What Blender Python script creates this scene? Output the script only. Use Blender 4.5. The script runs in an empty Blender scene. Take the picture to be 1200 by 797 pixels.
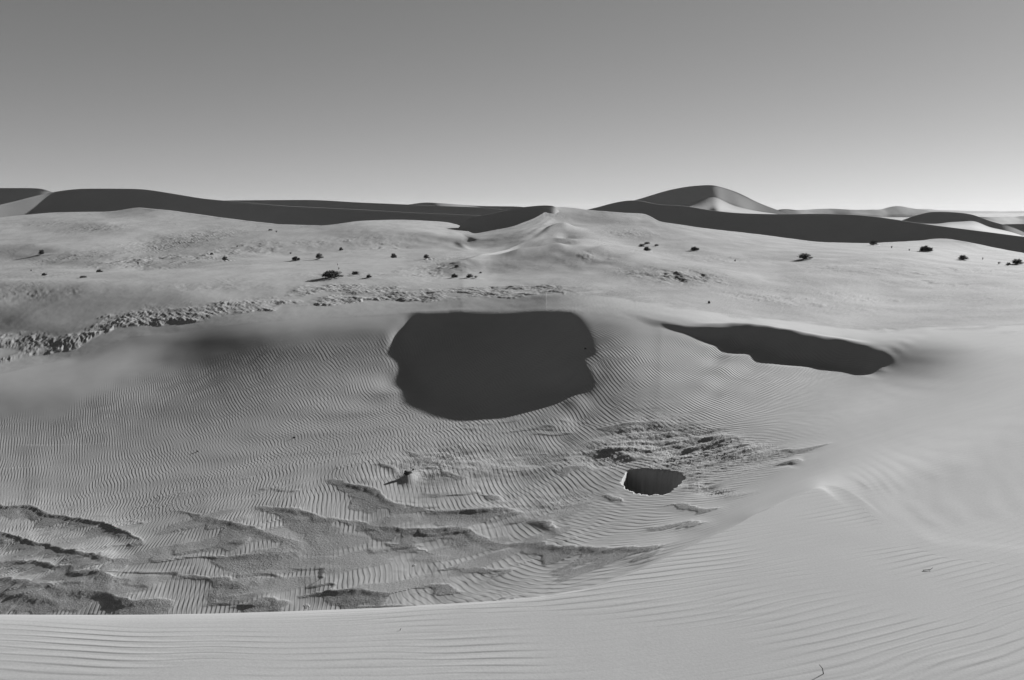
import bpy, bmesh, math, random
import numpy as np
from mathutils import Vector

R = math.radians
S = bpy.context.scene
COL = S.collection

# ------------------------------------------------------------------ camera
PW, PH, FPX = 1200.0, 797.0, 1039.0
PITCH = math.atan((PH/2 - 246.0)/FPX)
EYE = 1.7
cam = bpy.data.objects.new("camera", bpy.data.cameras.new("camera"))
COL.objects.link(cam)
cam.location = (0, 0, EYE)
cam.rotation_euler = (R(90) - PITCH, 0, 0)
cam.data.sensor_width = 36.0
cam.data.lens = 36.0*FPX/PW
cam.data.clip_start = 0.05
cam.data.clip_end = 60000
S.camera = cam

# ------------------------------------------------------------------ light
SUN_AZ, SUN_EL = R(48), R(19)
sun_dir = Vector((math.sin(SUN_AZ)*math.cos(SUN_EL), math.cos(SUN_AZ)*math.cos(SUN_EL), math.sin(SUN_EL)))
sl = bpy.data.lights.new("sun", 'SUN')
sl.energy = 5.0
sl.angle = R(0.5)
sl.color = (1.0, 1.0, 1.0)            # black and white photograph: neutral light
so = bpy.data.objects.new("sun", sl)
so.rotation_euler = sun_dir.to_track_quat('Z', 'Y').to_euler()
COL.objects.link(so)

W = bpy.data.worlds.new("World")
S.world = W
W.use_nodes = True
nt = W.node_tree
nt.nodes.clear()
sky = nt.nodes.new('ShaderNodeTexSky')
sky.sky_type = 'NISHITA'
sky.sun_disc = False
sky.sun_elevation = SUN_EL
sky.sun_rotation = SUN_AZ
sky.altitude = 600
sky.air_density = 1.0
sky.dust_density = 0.2
sky.ozone_density = 1.0
sep = nt.nodes.new('ShaderNodeSeparateColor')
bg = nt.nodes.new('ShaderNodeBackground')
bg.inputs['Strength'].default_value = 0.0447
wo = nt.nodes.new('ShaderNodeOutputWorld')
nt.links.new(sky.outputs[0], sep.inputs[0])
# panchromatic film behind a red filter: the sky is seen through its red channel
pw = nt.nodes.new('ShaderNodeMath'); pw.operation = 'POWER'
pw.inputs[1].default_value = 0.72        # film response
nt.links.new(sep.outputs[0], pw.inputs[0])
nt.links.new(pw.outputs[0], bg.inputs['Color'])
nt.links.new(bg.outputs[0], wo.inputs['Surface'])

S.view_settings.view_transform = 'Standard'
S.view_settings.look = 'None'
S.view_settings.exposure = 1.17
S.view_settings.gamma = 1.0

# ------------------------------------------------------------------ helpers
SP, CP = math.sin(PITCH), math.cos(PITCH)
TAU = 2*math.pi

def tpx(px, py):
    """photo pixel -> (x per metre of depth, height per metre of depth)"""
    u = (np.asarray(px, float) - PW/2)/FPX
    v = (PH/2 - np.asarray(py, float))/FPX
    f = CP + v*SP
    return u/f, (v*CP - SP)/f

def P(px, py, d):
    t, m = tpx(px, py)
    return np.array([t*d, d, EYE + m*d])

def to_px(X, Y, Z):
    m = (Z - EYE)/Y
    v = (m*CP + SP)/(CP - m*SP)
    f = CP + v*SP
    return PW/2 + X/Y*f*FPX, PH/2 - v*FPX

_rng = np.random.RandomState(5)
_PERM = np.concatenate([_rng.permutation(512)]*3).astype(np.int32)
_GA = _rng.rand(512)*2*np.pi
_GX, _GY = np.cos(_GA).astype(np.float32), np.sin(_GA).astype(np.float32)

def noise(x, y, seed=0):
    x = np.asarray(x, np.float32) + seed*17.31
    y = np.asarray(y, np.float32) + seed*7.77
    ix = np.floor(x); iy = np.floor(y)
    fx = x - ix; fy = y - iy
    ix = ix.astype(np.int32) & 511; iy = iy.astype(np.int32) & 511
    ux = fx*fx*fx*(fx*(fx*6-15)+10); uy = fy*fy*fy*(fy*(fy*6-15)+10)
    def g(i, j, dx, dy):
        h = _PERM[_PERM[(ix+i) & 511] + ((iy+j) & 511)]
        return _GX[h]*dx + _GY[h]*dy
    a = g(0,0,fx,fy); b = g(1,0,fx-1,fy); c = g(0,1,fx,fy-1); d = g(1,1,fx-1,fy-1)
    return ((a + (b-a)*ux) + ((c + (d-c)*ux) - (a + (b-a)*ux))*uy)*1.5

def fbm(x, y, o=4, seed=0, gain=0.5):
    s = 0; a = 1.0
    for k in range(o):
        s = s + a*noise(x*2**k, y*2**k, seed+k*3)
        a *= gain
    return s

def sstep(a, b, x):
    k = np.clip((x-a)/(b-a), 0, 1)
    return k*k*(3-2*k)

def pchip_slopes(x, y):
    """x, y: (K, C): monotone slopes per column"""
    h = np.diff(x, axis=0); dl = np.diff(y, axis=0)/h
    K = x.shape[0]
    m = np.zeros_like(y)
    w1 = 2*h[1:] + h[:-1]; w2 = h[1:] + 2*h[:-1]
    a, b = dl[:-1], dl[1:]
    ok = a*b > 0
    with np.errstate(divide='ignore', invalid='ignore'):
        hm = (w1+w2)/(w1/np.where(ok, a, 1) + w2/np.where(ok, b, 1))
    m[1:-1] = np.where(ok, hm, 0)
    m[0] = dl[0]; m[-1] = dl[-1]
    return m

def interp_t(ts, vals, T):
    """monotone interpolation of 1-D data"""
    x = np.asarray(ts, float)[:, None]; y = np.asarray(vals, float)[:, None]
    m = pchip_slopes(x, y)[:, 0]; x = x[:, 0]; y = y[:, 0]
    i = np.clip(np.searchsorted(x, T) - 1, 0, len(x)-2)
    h = x[i+1]-x[i]; u = (np.clip(T, x[0], x[-1]) - x[i])/h
    return hermite(y[i], y[i+1], m[i]*h, m[i+1]*h, u)

def spline_t(ts, vals, T):
    """natural cubic spline"""
    x = np.asarray(ts, float); y = np.asarray(vals, float); n = len(x)
    h = np.diff(x)
    Am = np.zeros((n, n)); r = np.zeros(n); Am[0, 0] = Am[-1, -1] = 1
    for i in range(1, n-1):
        Am[i, i-1] = h[i-1]; Am[i, i] = 2*(h[i-1]+h[i]); Am[i, i+1] = h[i]
        r[i] = 6*((y[i+1]-y[i])/h[i] - (y[i]-y[i-1])/h[i-1])
    M = np.linalg.solve(Am, r)
    Tc = np.clip(T, x[0], x[-1])
    i = np.clip(np.searchsorted(x, Tc)-1, 0, n-2)
    a = x[i+1]-Tc; b = Tc-x[i]; hh = h[i]
    return (M[i]*a**3 + M[i+1]*b**3)/(6*hh) + (y[i]/hh - M[i]*hh/6)*a + (y[i+1]/hh - M[i+1]*hh/6)*b

def parab_slopes(x, y):
    h = np.diff(x, axis=0); dl = np.diff(y, axis=0)/h
    m = np.zeros_like(y)
    m[1:-1] = (dl[:-1]*h[1:] + dl[1:]*h[:-1])/(h[1:]+h[:-1])
    m[0] = dl[0]; m[-1] = dl[-1]
    return m

def hermite(y0, y1, m0, m1, u):
    u2 = u*u; u3 = u2*u
    return (2*u3-3*u2+1)*y0 + (u3-2*u2+u)*m0 + (-2*u3+3*u2)*y1 + (u3-u2)*m1

def smooth1(a, T, sig):
    """gaussian smoothing of values given on the uneven grid T (sigma in units of T)"""
    n = 2001
    U = np.linspace(T[0], T[-1], n)
    v = np.interp(U, T, a)
    st = U[1]-U[0]
    k = int(max(1, 3*sig/st)); g = np.exp(-0.5*(np.arange(-k, k+1)*st/sig)**2); g /= g.sum()
    v = np.convolve(np.pad(v, k, mode='edge'), g, mode='valid')
    return np.interp(T, U, v)

def loft(knots, T, rows, sig=0.012, persp=(), soft=None, spline=False):
    """knots: list of (list t, list d, list z); returns X, Y, Z arrays (rows, columns) and first row of each knot"""
    D = []; Z = []
    for t, d, z in knots:
        f = spline_t if spline else interp_t
        D.append(smooth1(f(t, d, T), T, sig)); Z.append(smooth1(f(t, z, T), T, sig))
    D = np.array(D); Z = np.array(Z)
    D = np.maximum.accumulate(D + np.arange(len(D))[:, None]*1e-4, axis=0)
    M = pchip_slopes(D, Z)
    if soft: M[soft[0]:soft[1]] = parab_slopes(D, Z)[soft[0]:soft[1]]
    ys = []; zs = []; start = []
    n = 0
    for k in range(len(knots)-1):
        u = np.arange(rows[k])/rows[k]
        start.append(n); n += rows[k]
        d0, d1 = D[k][None], D[k+1][None]
        u = u[:, None]
        if k in persp:                        # rows spread evenly as seen from the eye's height
            y = 1/((1-u)/d0 + u/d1)
            w = (y-d0)/(d1-d0)
        else:
            w = u + 0*d0
            y = d0 + (d1-d0)*w
        h = d1-d0
        ys.append(y); zs.append(hermite(Z[k][None], Z[k+1][None], M[k][None]*h, M[k+1][None]*h, w))
    ys.append(D[-1][None]); zs.append(Z[-1][None]); start.append(n)
    Y = np.concatenate(ys); Zz = np.concatenate(zs)
    return Y*T[None], Y, Zz, start

def grid_normals(X, Y, Z):
    Pn = np.stack([X, Y, Z], -1)
    du = np.gradient(Pn, axis=1); dv = np.gradient(Pn, axis=0)
    n = np.cross(du, dv)
    n /= np.maximum(np.linalg.norm(n, axis=-1, keepdims=True), 1e-12)
    return n

def grid_mesh(name, X, Y, Z, mat, attrs=None, normals=None, kind='structure', flip=False):
    r, c = X.shape
    me = bpy.data.meshes.new(name)
    co = np.stack([X, Y, Z], -1).reshape(-1, 3).astype(np.float32)
    me.vertices.add(r*c)
    me.vertices.foreach_set('co', co.ravel())
    i = (np.arange(r-1)[:, None]*c + np.arange(c-1)[None]).ravel()
    q = np.stack([i, i+1, i+c+1, i+c], -1).astype(np.int32)
    n = len(q)
    me.loops.add(n*4)
    me.loops.foreach_set('vertex_index', q.ravel())
    me.polygons.add(n)
    me.polygons.foreach_set('loop_start', (np.arange(n)*4).astype(np.int32))
    me.polygons.foreach_set('use_smooth', np.ones(n, bool))
    me.update(calc_edges=True)
    for k, v in (attrs or {}).items():
        a = me.attributes.new(k, 'FLOAT', 'POINT')
        a.data.foreach_set('value', np.asarray(v, np.float32).ravel())
    if normals is not None:
        me.normals_split_custom_set_from_vertices(normals.reshape(-1, 3).astype(np.float32))
    me.materials.append(mat)
    o = bpy.data.objects.new(name, me)
    COL.objects.link(o)
    if kind: o['kind'] = kind
    return o

def poly_dist(X, Y, pts, far=3.0):
    """nearest distance, side (+ left of travel) and position along a polyline, for points near it"""
    pts = np.asarray(pts, float)
    L = np.concatenate([[0], np.cumsum(np.hypot(*np.diff(pts[:, :2], axis=0).T))])
    best = np.full(X.shape, 1e9); side = np.zeros(X.shape); pos = np.zeros(X.shape)
    for i in range(len(pts)-1):
        ax, ay = pts[i, :2]; bx, by = pts[i+1, :2]
        dx, dy = bx-ax, by-ay; l2 = dx*dx+dy*dy + 1e-12
        s = np.clip(((X-ax)*dx + (Y-ay)*dy)/l2, 0, 1)
        ex = X-ax-s*dx; ey = Y-ay-s*dy
        d = np.hypot(ex, ey)
        m = d < best
        best = np.where(m, d, best)
        side = np.where(m, np.sign(dx*ey - dy*ex), side)
        pos = np.where(m, L[i] + s*(L[i+1]-L[i]), pos)
    return best, side, pos, L

# ------------------------------------------------------------------ materials
def new_mat(name):
    m = bpy.data.materials.new(name)
    m.use_nodes = True
    m.node_tree.nodes.clear()
    return m, m.node_tree

def N(t, typ, **kw):
    n = t.nodes.new(typ)
    for k, v in kw.items():
        if k in n.inputs: n.inputs[k].default_value = v
        else: setattr(n, k, v)
    return n

def mathn(t, op, a, b=None, c=None):
    n = t.nodes.new('ShaderNodeMath'); n.operation = op
    for i, v in enumerate((a, b, c)):
        if v is None: continue
        if isinstance(v, (int, float)): n.inputs[i].default_value = v
        else: t.links.new(v, n.inputs[i])
    return n.outputs[0]

def noise_n(t, vec, scale, detail=3, rough=0.55):
    n = t.nodes.new('ShaderNodeTexNoise')
    n.inputs['Scale'].default_value = scale
    n.inputs['Detail'].default_value = detail
    n.inputs['Roughness'].default_value = rough
    t.links.new(vec, n.inputs['Vector'])
    return n.outputs[0]

def sand_material(name, base, gravel, grain=1.0, far=False):
    m, t = new_mat(name)
    out = N(t, 'ShaderNodeOutputMaterial')
    b = N(t, 'ShaderNodeBsdfPrincipled')
    b.inputs['Roughness'].default_value = 0.95
    b.inputs['Specular IOR Level'].default_value = 0.15
    t.links.new(b.outputs[0], out.inputs['Surface'])
    tc = N(t, 'ShaderNodeTexCoord').outputs['Object']
    def attr(nm):
        a = t.nodes.new('ShaderNodeAttribute'); a.attribute_name = nm; return a.outputs['Fac']
    ph, am, gv = attr('ripple_phase'), attr('ripple_height'), attr('gravel')
    big = noise_n(t, tc, 0.35, 4)
    mid = noise_n(t, tc, 3.0, 4)
    fine = noise_n(t, tc, 90.0, 2, 0.7)
    grit = noise_n(t, tc, 34.0, 3, 0.75)
    # colour: pale sand, darker coarse grains where gravel lies
    c = mathn(t, 'MULTIPLY', mathn(t, 'ADD', mathn(t, 'MULTIPLY', big, 0.16), 0.92), base)
    c = mathn(t, 'MULTIPLY', c, mathn(t, 'ADD', mathn(t, 'MULTIPLY', mid, 0.14), 0.93))
    c = mathn(t, 'MULTIPLY', c, mathn(t, 'ADD', mathn(t, 'MULTIPLY', fine, 0.30*grain), 1-0.15*grain))
    gd = mathn(t, 'MULTIPLY', mathn(t, 'ADD', mathn(t, 'MULTIPLY', grit, 1.1), 0.35), gravel)
    mx = t.nodes.new('ShaderNodeMix'); mx.data_type = 'FLOAT'
    t.links.new(gv, mx.inputs[0]); t.links.new(c, mx.inputs[2]); t.links.new(gd, mx.inputs[3])
    cc = N(t, 'ShaderNodeCombineColor')
    for i in range(3): t.links.new(mx.outputs[0], cc.inputs[i])
    t.links.new(cc.outputs[0], b.inputs['Base Color'])
    # relief: wind ripples (asymmetric wave) + grains
    # slow rise, sharp fall on the side away from the wind
    w1 = mathn(t, 'ADD', mathn(t, 'SINE', ph), mathn(t, 'MULTIPLY', mathn(t, 'SINE', mathn(t, 'MULTIPLY', ph, 2.0)), -0.42))
    w1 = mathn(t, 'ADD', w1, mathn(t, 'MULTIPLY', mathn(t, 'SINE', mathn(t, 'MULTIPLY', ph, 3.0)), 0.18))
    w2 = mathn(t, 'MULTIPLY', mathn(t, 'SINE', attr('ripple_phase_b')), 0.8)
    rip = mathn(t, 'MULTIPLY', mathn(t, 'MULTIPLY', mathn(t, 'ADD', w1, w2), -1.0), am)
    g1 = mathn(t, 'MULTIPLY', fine, 0.0005*grain)
    g2 = mathn(t, 'MULTIPLY', mathn(t, 'MULTIPLY', grit, gv), 0.012)
    if far:
        clod = noise_n(t, tc, 2.4, 4, 0.65)
        g2 = mathn(t, 'ADD', g2, mathn(t, 'MULTIPLY', mathn(t, 'MULTIPLY', clod, gv), 0.035))
    hh = mathn(t, 'ADD', rip, mathn(t, 'ADD', g1, g2))
    bp = N(t, 'ShaderNodeBump')
    bp.inputs['Strength'].default_value = 1.0
    bp.inputs['Distance'].default_value = 1.0
    t.links.new(hh, bp.inputs['Height'])
    t.links.new(bp.outputs[0], b.inputs['Normal'])
    return m

M_SAND = sand_material('rippled_sand', 0.27, 0.225)
M_PLAIN = sand_material('gravelly_sand', 0.26, 0.185, far=True)
M_DUNE = sand_material('dune_sand', 0.27, 0.19)

# ------------------------------------------------------------------ terrain: knots traced along the view
#<TABLE>
# lines traced in the photograph (px: py): near crest, brink of the slip face, rim of the basin, far edge of the lit plain
YL = ([-60,0,100,180,250,330,400,455,490,530,580,640,690,740,800,850,900,960,1000,1040,1075,1120,1200,1240],
 [730,730,730,729.5,728,725,722,719,716,713,709,702,692,673,645,622,597,566,540,508,480,455,443,440])
BRINK = ([-60,0,50,100,150,200,250,300,350,400,450,480,530,640,690,740,800,830,900,960,1000,1060,1120,1240],
 [452,438,427,415,396,390,384,378,374,372,370,367,366,365,367,374,381,383,385,397,403,408,408,404])
RIM = ([-60,0,30,57,93,117,140,173,207,233,267,333,367,400,433,483,550,600,630,664,690,740,800,900,960,1000,1060,1240],
 [440,428,419,415,407,394,385,382,377,376,370,362,358,357,352,353,348,350,345,343,345,352,362,373,381,386,391,392])
SIL = ([-60,0,60,130,160,200,260,330,380,420,470,520,540,546,570,600,628,640,650,668,690,720,750,767,769,830,900,960,1020,1060,1090,1110,1140,1200,1240],
 [262,254.5,249,248,243,246.5,255,263,264.3,259,257,260,264,275,271.5,266,255,247,242,243,246,248.5,250,252,259.5,268,276,284,285,283,280,279.5,285,297,304])
BASIN_PX = list(range(-60, 1241, 10))
BASIN_D = [
 "10.25 10.16 10.09 10.02 9.96 9.91 9.87 9.83 9.79 9.76 9.73 9.71 9.69 9.66 9.64 9.62 9.60 9.58 9.56 9.54 9.52 9.51 9.49 9.48 9.46 9.45 9.43 9.41 9.39 9.37 9.34 9.31 9.28 9.24 9.20 9.16 9.12 9.08 9.04 8.99 8.95 8.91 8.87 8.83 8.79 8.75 8.71 8.66 8.60 8.54 8.45 8.36 8.26 8.16 8.05 7.94 7.83 7.71 7.60 7.48 7.37 7.24 7.12 6.98 6.82 6.67 6.50 6.30 6.09 5.86 5.64 5.48 5.33 5.19 5.06 4.94 4.94 4.92 4.91 4.89 4.87 4.90 4.91 4.92 4.93 4.95 4.96 4.97 4.97 4.98 4.98 4.98 5.00 5.00 4.93 4.89 4.90 4.97 5.04 5.14 5.24 5.35 5.54 5.42 5.37 5.26 5.17 5.05 4.94 4.83 4.72 4.63 4.54 4.49 4.43 4.38 4.33 4.32 4.31 4.30 4.29 4.28 4.27 4.26 4.25 4.24 4.23 4.22 4.21 4.19 4.18",
 "10.43 10.32 10.23 10.15 10.09 10.03 9.98 9.93 9.89 9.86 9.83 9.80 9.78 9.75 9.73 9.71 9.69 9.67 9.65 9.63 9.61 9.60 9.58 9.56 9.55 9.54 9.52 9.51 9.49 9.47 9.45 9.42 9.39 9.36 9.33 9.29 9.25 9.21 9.16 9.12 9.08 9.04 9.00 8.96 8.92 8.88 8.84 8.79 8.75 8.69 8.63 8.55 8.46 8.37 8.28 8.17 8.05 7.94 7.82 7.70 7.59 7.47 7.35 7.22 7.08 6.95 6.80 6.63 6.44 6.23 6.00 5.84 5.67 5.52 5.37 5.23 5.21 5.19 5.17 5.14 5.12 5.13 5.15 5.16 5.17 5.18 5.19 5.21 5.22 5.23 5.23 5.23 5.25 5.26 5.21 5.17 5.15 5.20 5.25 5.35 5.44 5.55 5.79 5.53 5.43 5.30 5.22 5.10 4.99 4.87 4.76 4.67 4.58 4.53 4.47 4.42 4.37 4.36 4.35 4.34 4.33 4.32 4.31 4.30 4.29 4.28 4.27 4.26 4.25 4.24 4.22",
 "10.80 10.66 10.53 10.43 10.34 10.27 10.20 10.14 10.09 10.05 10.01 9.98 9.95 9.92 9.90 9.87 9.85 9.83 9.82 9.80 9.78 9.76 9.74 9.73 9.71 9.70 9.69 9.68 9.66 9.65 9.63 9.61 9.59 9.57 9.54 9.51 9.47 9.44 9.40 9.36 9.32 9.28 9.24 9.20 9.15 9.11 9.07 9.03 8.99 8.95 8.90 8.85 8.79 8.73 8.66 8.57 8.46 8.35 8.23 8.11 7.99 7.87 7.75 7.63 7.50 7.39 7.27 7.14 6.99 6.82 6.63 6.48 6.32 6.15 5.99 5.82 5.78 5.74 5.71 5.67 5.62 5.63 5.64 5.65 5.66 5.68 5.69 5.71 5.73 5.74 5.75 5.76 5.79 5.83 5.80 5.73 5.67 5.70 5.72 5.80 5.90 6.06 6.26 5.85 5.62 5.40 5.30 5.18 5.06 4.94 4.83 4.74 4.65 4.60 4.55 4.50 4.45 4.44 4.43 4.42 4.41 4.40 4.39 4.38 4.37 4.36 4.35 4.34 4.33 4.31 4.30",
 "11.39 11.21 11.05 10.90 10.77 10.65 10.56 10.47 10.40 10.34 10.29 10.24 10.20 10.16 10.13 10.10 10.08 10.06 10.04 10.02 10.01 9.99 9.97 9.95 9.93 9.92 9.91 9.89 9.88 9.87 9.86 9.84 9.83 9.81 9.80 9.78 9.75 9.73 9.70 9.67 9.63 9.60 9.56 9.51 9.47 9.43 9.38 9.34 9.30 9.26 9.22 9.18 9.15 9.11 9.07 9.02 8.95 8.86 8.75 8.64 8.52 8.40 8.28 8.15 8.03 7.91 7.80 7.69 7.57 7.45 7.31 7.20 7.08 6.95 6.80 6.65 6.61 6.56 6.51 6.45 6.39 6.40 6.40 6.40 6.41 6.43 6.45 6.47 6.48 6.50 6.52 6.54 6.59 6.65 6.61 6.52 6.44 6.45 6.46 6.53 6.63 6.76 6.86 6.37 6.01 5.62 5.43 5.28 5.17 5.04 4.93 4.84 4.75 4.70 4.65 4.60 4.55 4.54 4.53 4.52 4.51 4.50 4.49 4.48 4.47 4.46 4.45 4.44 4.43 4.42 4.40",
 "12.15 11.97 11.79 11.61 11.44 11.28 11.13 11.00 10.88 10.78 10.69 10.62 10.56 10.50 10.46 10.41 10.38 10.35 10.33 10.31 10.29 10.28 10.26 10.23 10.21 10.20 10.18 10.16 10.15 10.14 10.13 10.11 10.11 10.10 10.08 10.07 10.06 10.05 10.03 10.01 9.99 9.97 9.93 9.90 9.86 9.82 9.77 9.73 9.68 9.64 9.60 9.56 9.53 9.51 9.48 9.45 9.42 9.37 9.31 9.23 9.14 9.03 8.91 8.79 8.66 8.55 8.44 8.32 8.20 8.09 7.98 7.89 7.80 7.71 7.61 7.50 7.47 7.43 7.38 7.34 7.28 7.29 7.29 7.30 7.31 7.32 7.34 7.36 7.37 7.39 7.41 7.42 7.47 7.52 7.48 7.41 7.33 7.32 7.32 7.36 7.41 7.45 7.50 7.01 6.58 6.04 5.68 5.42 5.29 5.17 5.05 4.96 4.87 4.82 4.76 4.71 4.66 4.66 4.65 4.64 4.63 4.62 4.61 4.60 4.59 4.58 4.57 4.56 4.55 4.54 4.53",
 "13.09 12.90 12.72 12.54 12.36 12.18 11.99 11.81 11.64 11.49 11.35 11.22 11.11 11.02 10.94 10.87 10.80 10.76 10.72 10.69 10.66 10.64 10.61 10.58 10.56 10.54 10.52 10.50 10.48 10.46 10.44 10.43 10.42 10.41 10.40 10.40 10.39 10.38 10.37 10.37 10.36 10.35 10.33 10.31 10.29 10.25 10.22 10.18 10.14 10.10 10.05 10.01 9.98 9.95 9.93 9.90 9.87 9.84 9.81 9.78 9.73 9.68 9.60 9.50 9.39 9.28 9.18 9.06 8.95 8.82 8.70 8.62 8.53 8.44 8.35 8.25 8.22 8.19 8.15 8.11 8.07 8.08 8.08 8.09 8.10 8.11 8.13 8.14 8.15 8.16 8.18 8.19 8.22 8.26 8.24 8.18 8.12 8.09 8.06 8.07 8.09 8.11 8.14 7.70 7.25 6.62 6.11 5.68 5.45 5.31 5.20 5.10 5.01 4.95 4.90 4.85 4.80 4.79 4.78 4.77 4.77 4.76 4.75 4.74 4.73 4.72 4.71 4.70 4.69 4.68 4.67",
 "14.14 13.98 13.81 13.64 13.46 13.28 13.10 12.92 12.73 12.54 12.35 12.17 12.00 11.85 11.71 11.58 11.47 11.39 11.32 11.25 11.20 11.15 11.09 11.04 11.00 10.96 10.93 10.91 10.88 10.86 10.84 10.82 10.80 10.78 10.77 10.76 10.76 10.75 10.74 10.74 10.73 10.73 10.73 10.72 10.71 10.70 10.68 10.66 10.63 10.60 10.57 10.53 10.50 10.48 10.45 10.42 10.38 10.34 10.31 10.27 10.25 10.22 10.20 10.16 10.11 10.04 9.96 9.86 9.76 9.65 9.53 9.43 9.32 9.22 9.12 9.02 8.98 8.95 8.91 8.87 8.83 8.84 8.84 8.85 8.85 8.86 8.87 8.88 8.88 8.89 8.89 8.90 8.92 8.95 8.92 8.87 8.81 8.77 8.74 8.74 8.75 8.75 8.77 8.39 7.97 7.34 6.73 6.13 5.73 5.49 5.35 5.27 5.17 5.12 5.06 5.01 4.95 4.94 4.93 4.93 4.92 4.91 4.90 4.89 4.89 4.88 4.87 4.86 4.85 4.84 4.83",
 "15.19 15.07 14.95 14.82 14.67 14.52 14.36 14.19 14.02 13.84 13.66 13.47 13.28 13.09 12.91 12.72 12.55 12.42 12.29 12.18 12.08 11.98 11.86 11.75 11.65 11.58 11.51 11.45 11.41 11.37 11.33 11.30 11.27 11.25 11.23 11.22 11.20 11.19 11.17 11.16 11.15 11.15 11.14 11.13 11.13 11.13 11.12 11.12 11.11 11.10 11.08 11.06 11.05 11.03 11.02 10.99 10.95 10.92 10.88 10.83 10.79 10.75 10.71 10.69 10.67 10.65 10.63 10.59 10.52 10.44 10.35 10.28 10.19 10.09 9.99 9.89 9.84 9.80 9.75 9.71 9.66 9.66 9.66 9.66 9.66 9.66 9.65 9.65 9.64 9.64 9.63 9.63 9.64 9.66 9.62 9.56 9.49 9.45 9.41 9.40 9.40 9.40 9.40 9.06 8.70 8.11 7.50 6.79 6.22 5.81 5.56 5.44 5.35 5.30 5.24 5.19 5.13 5.12 5.11 5.10 5.09 5.08 5.07 5.07 5.06 5.05 5.04 5.04 5.03 5.02 5.01",
 "16.13 16.07 16.01 15.93 15.85 15.75 15.64 15.52 15.39 15.25 15.10 14.94 14.78 14.62 14.44 14.26 14.08 13.94 13.79 13.64 13.50 13.36 13.15 12.95 12.77 12.61 12.47 12.34 12.23 12.13 12.05 11.98 11.93 11.88 11.84 11.81 11.78 11.75 11.72 11.70 11.67 11.66 11.64 11.62 11.61 11.59 11.59 11.58 11.58 11.58 11.58 11.58 11.58 11.58 11.58 11.57 11.56 11.53 11.51 11.47 11.44 11.39 11.34 11.29 11.24 11.21 11.19 11.18 11.17 11.14 11.10 11.05 11.00 10.95 10.88 10.80 10.76 10.72 10.68 10.63 10.59 10.58 10.57 10.56 10.55 10.53 10.51 10.50 10.48 10.45 10.44 10.42 10.42 10.42 10.37 10.30 10.24 10.18 10.13 10.11 10.09 10.07 10.06 9.74 9.41 8.89 8.33 7.61 6.94 6.35 5.94 5.70 5.56 5.50 5.44 5.39 5.33 5.32 5.30 5.29 5.28 5.27 5.26 5.26 5.25 5.24 5.24 5.23 5.22 5.22 5.21",
 "16.96 16.94 16.92 16.89 16.86 16.82 16.77 16.72 16.66 16.58 16.49 16.40 16.30 16.19 16.06 15.93 15.79 15.69 15.60 15.49 15.38 15.25 15.01 14.77 14.52 14.29 14.06 13.85 13.64 13.45 13.28 13.13 13.00 12.89 12.79 12.70 12.63 12.55 12.49 12.43 12.38 12.34 12.30 12.26 12.22 12.19 12.17 12.14 12.13 12.11 12.11 12.10 12.11 12.12 12.13 12.14 12.14 12.13 12.13 12.12 12.10 12.08 12.06 12.02 11.97 11.93 11.87 11.82 11.77 11.75 11.74 11.74 11.71 11.68 11.65 11.61 11.59 11.57 11.53 11.50 11.46 11.45 11.45 11.45 11.43 11.41 11.38 11.37 11.35 11.33 11.32 11.29 11.28 11.27 11.21 11.14 11.06 10.99 10.92 10.87 10.83 10.80 10.78 10.46 10.14 9.67 9.16 8.51 7.83 7.14 6.57 6.17 5.90 5.77 5.68 5.61 5.55 5.54 5.52 5.50 5.49 5.48 5.47 5.46 5.45 5.45 5.44 5.44 5.43 5.43 5.43",
 "17.72 17.73 17.73 17.74 17.74 17.74 17.74 17.73 17.72 17.71 17.70 17.67 17.64 17.60 17.55 17.49 17.42 17.39 17.35 17.30 17.25 17.20 17.02 16.83 16.62 16.40 16.17 15.93 15.69 15.45 15.21 14.99 14.79 14.59 14.41 14.23 14.06 13.89 13.74 13.61 13.49 13.38 13.28 13.19 13.10 13.03 12.97 12.91 12.87 12.82 12.78 12.75 12.74 12.74 12.74 12.74 12.73 12.73 12.73 12.73 12.73 12.73 12.73 12.73 12.72 12.70 12.68 12.64 12.58 12.50 12.43 12.39 12.38 12.36 12.34 12.32 12.32 12.32 12.31 12.29 12.26 12.25 12.24 12.24 12.25 12.25 12.24 12.23 12.21 12.19 12.18 12.16 12.16 12.15 12.10 12.02 11.94 11.86 11.77 11.72 11.67 11.63 11.59 11.26 10.93 10.46 9.99 9.40 8.78 8.09 7.44 6.91 6.49 6.26 6.08 5.94 5.84 5.80 5.77 5.75 5.73 5.72 5.70 5.69 5.68 5.67 5.67 5.66 5.66 5.66 5.66",
 "18.44 18.47 18.50 18.53 18.56 18.58 18.61 18.62 18.64 18.66 18.67 18.69 18.71 18.72 18.73 18.73 18.72 18.76 18.79 18.81 18.83 18.84 18.75 18.66 18.55 18.43 18.30 18.14 17.96 17.77 17.55 17.33 17.11 16.90 16.68 16.47 16.24 15.99 15.75 15.51 15.28 15.08 14.87 14.68 14.51 14.35 14.20 14.08 13.96 13.86 13.78 13.70 13.64 13.60 13.57 13.52 13.49 13.46 13.43 13.41 13.40 13.39 13.38 13.38 13.38 13.38 13.39 13.39 13.39 13.37 13.32 13.25 13.16 13.10 13.08 13.04 13.03 13.02 13.02 13.02 13.01 13.03 13.03 13.03 13.01 13.00 13.01 13.02 13.03 13.02 13.00 12.99 12.98 12.98 12.95 12.90 12.86 12.79 12.72 12.66 12.60 12.53 12.47 12.14 11.80 11.33 10.86 10.30 9.73 9.09 8.44 7.85 7.33 6.99 6.71 6.48 6.30 6.21 6.14 6.09 6.05 6.01 5.98 5.96 5.94 5.93 5.92 5.91 5.91 5.91 5.91",
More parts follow.
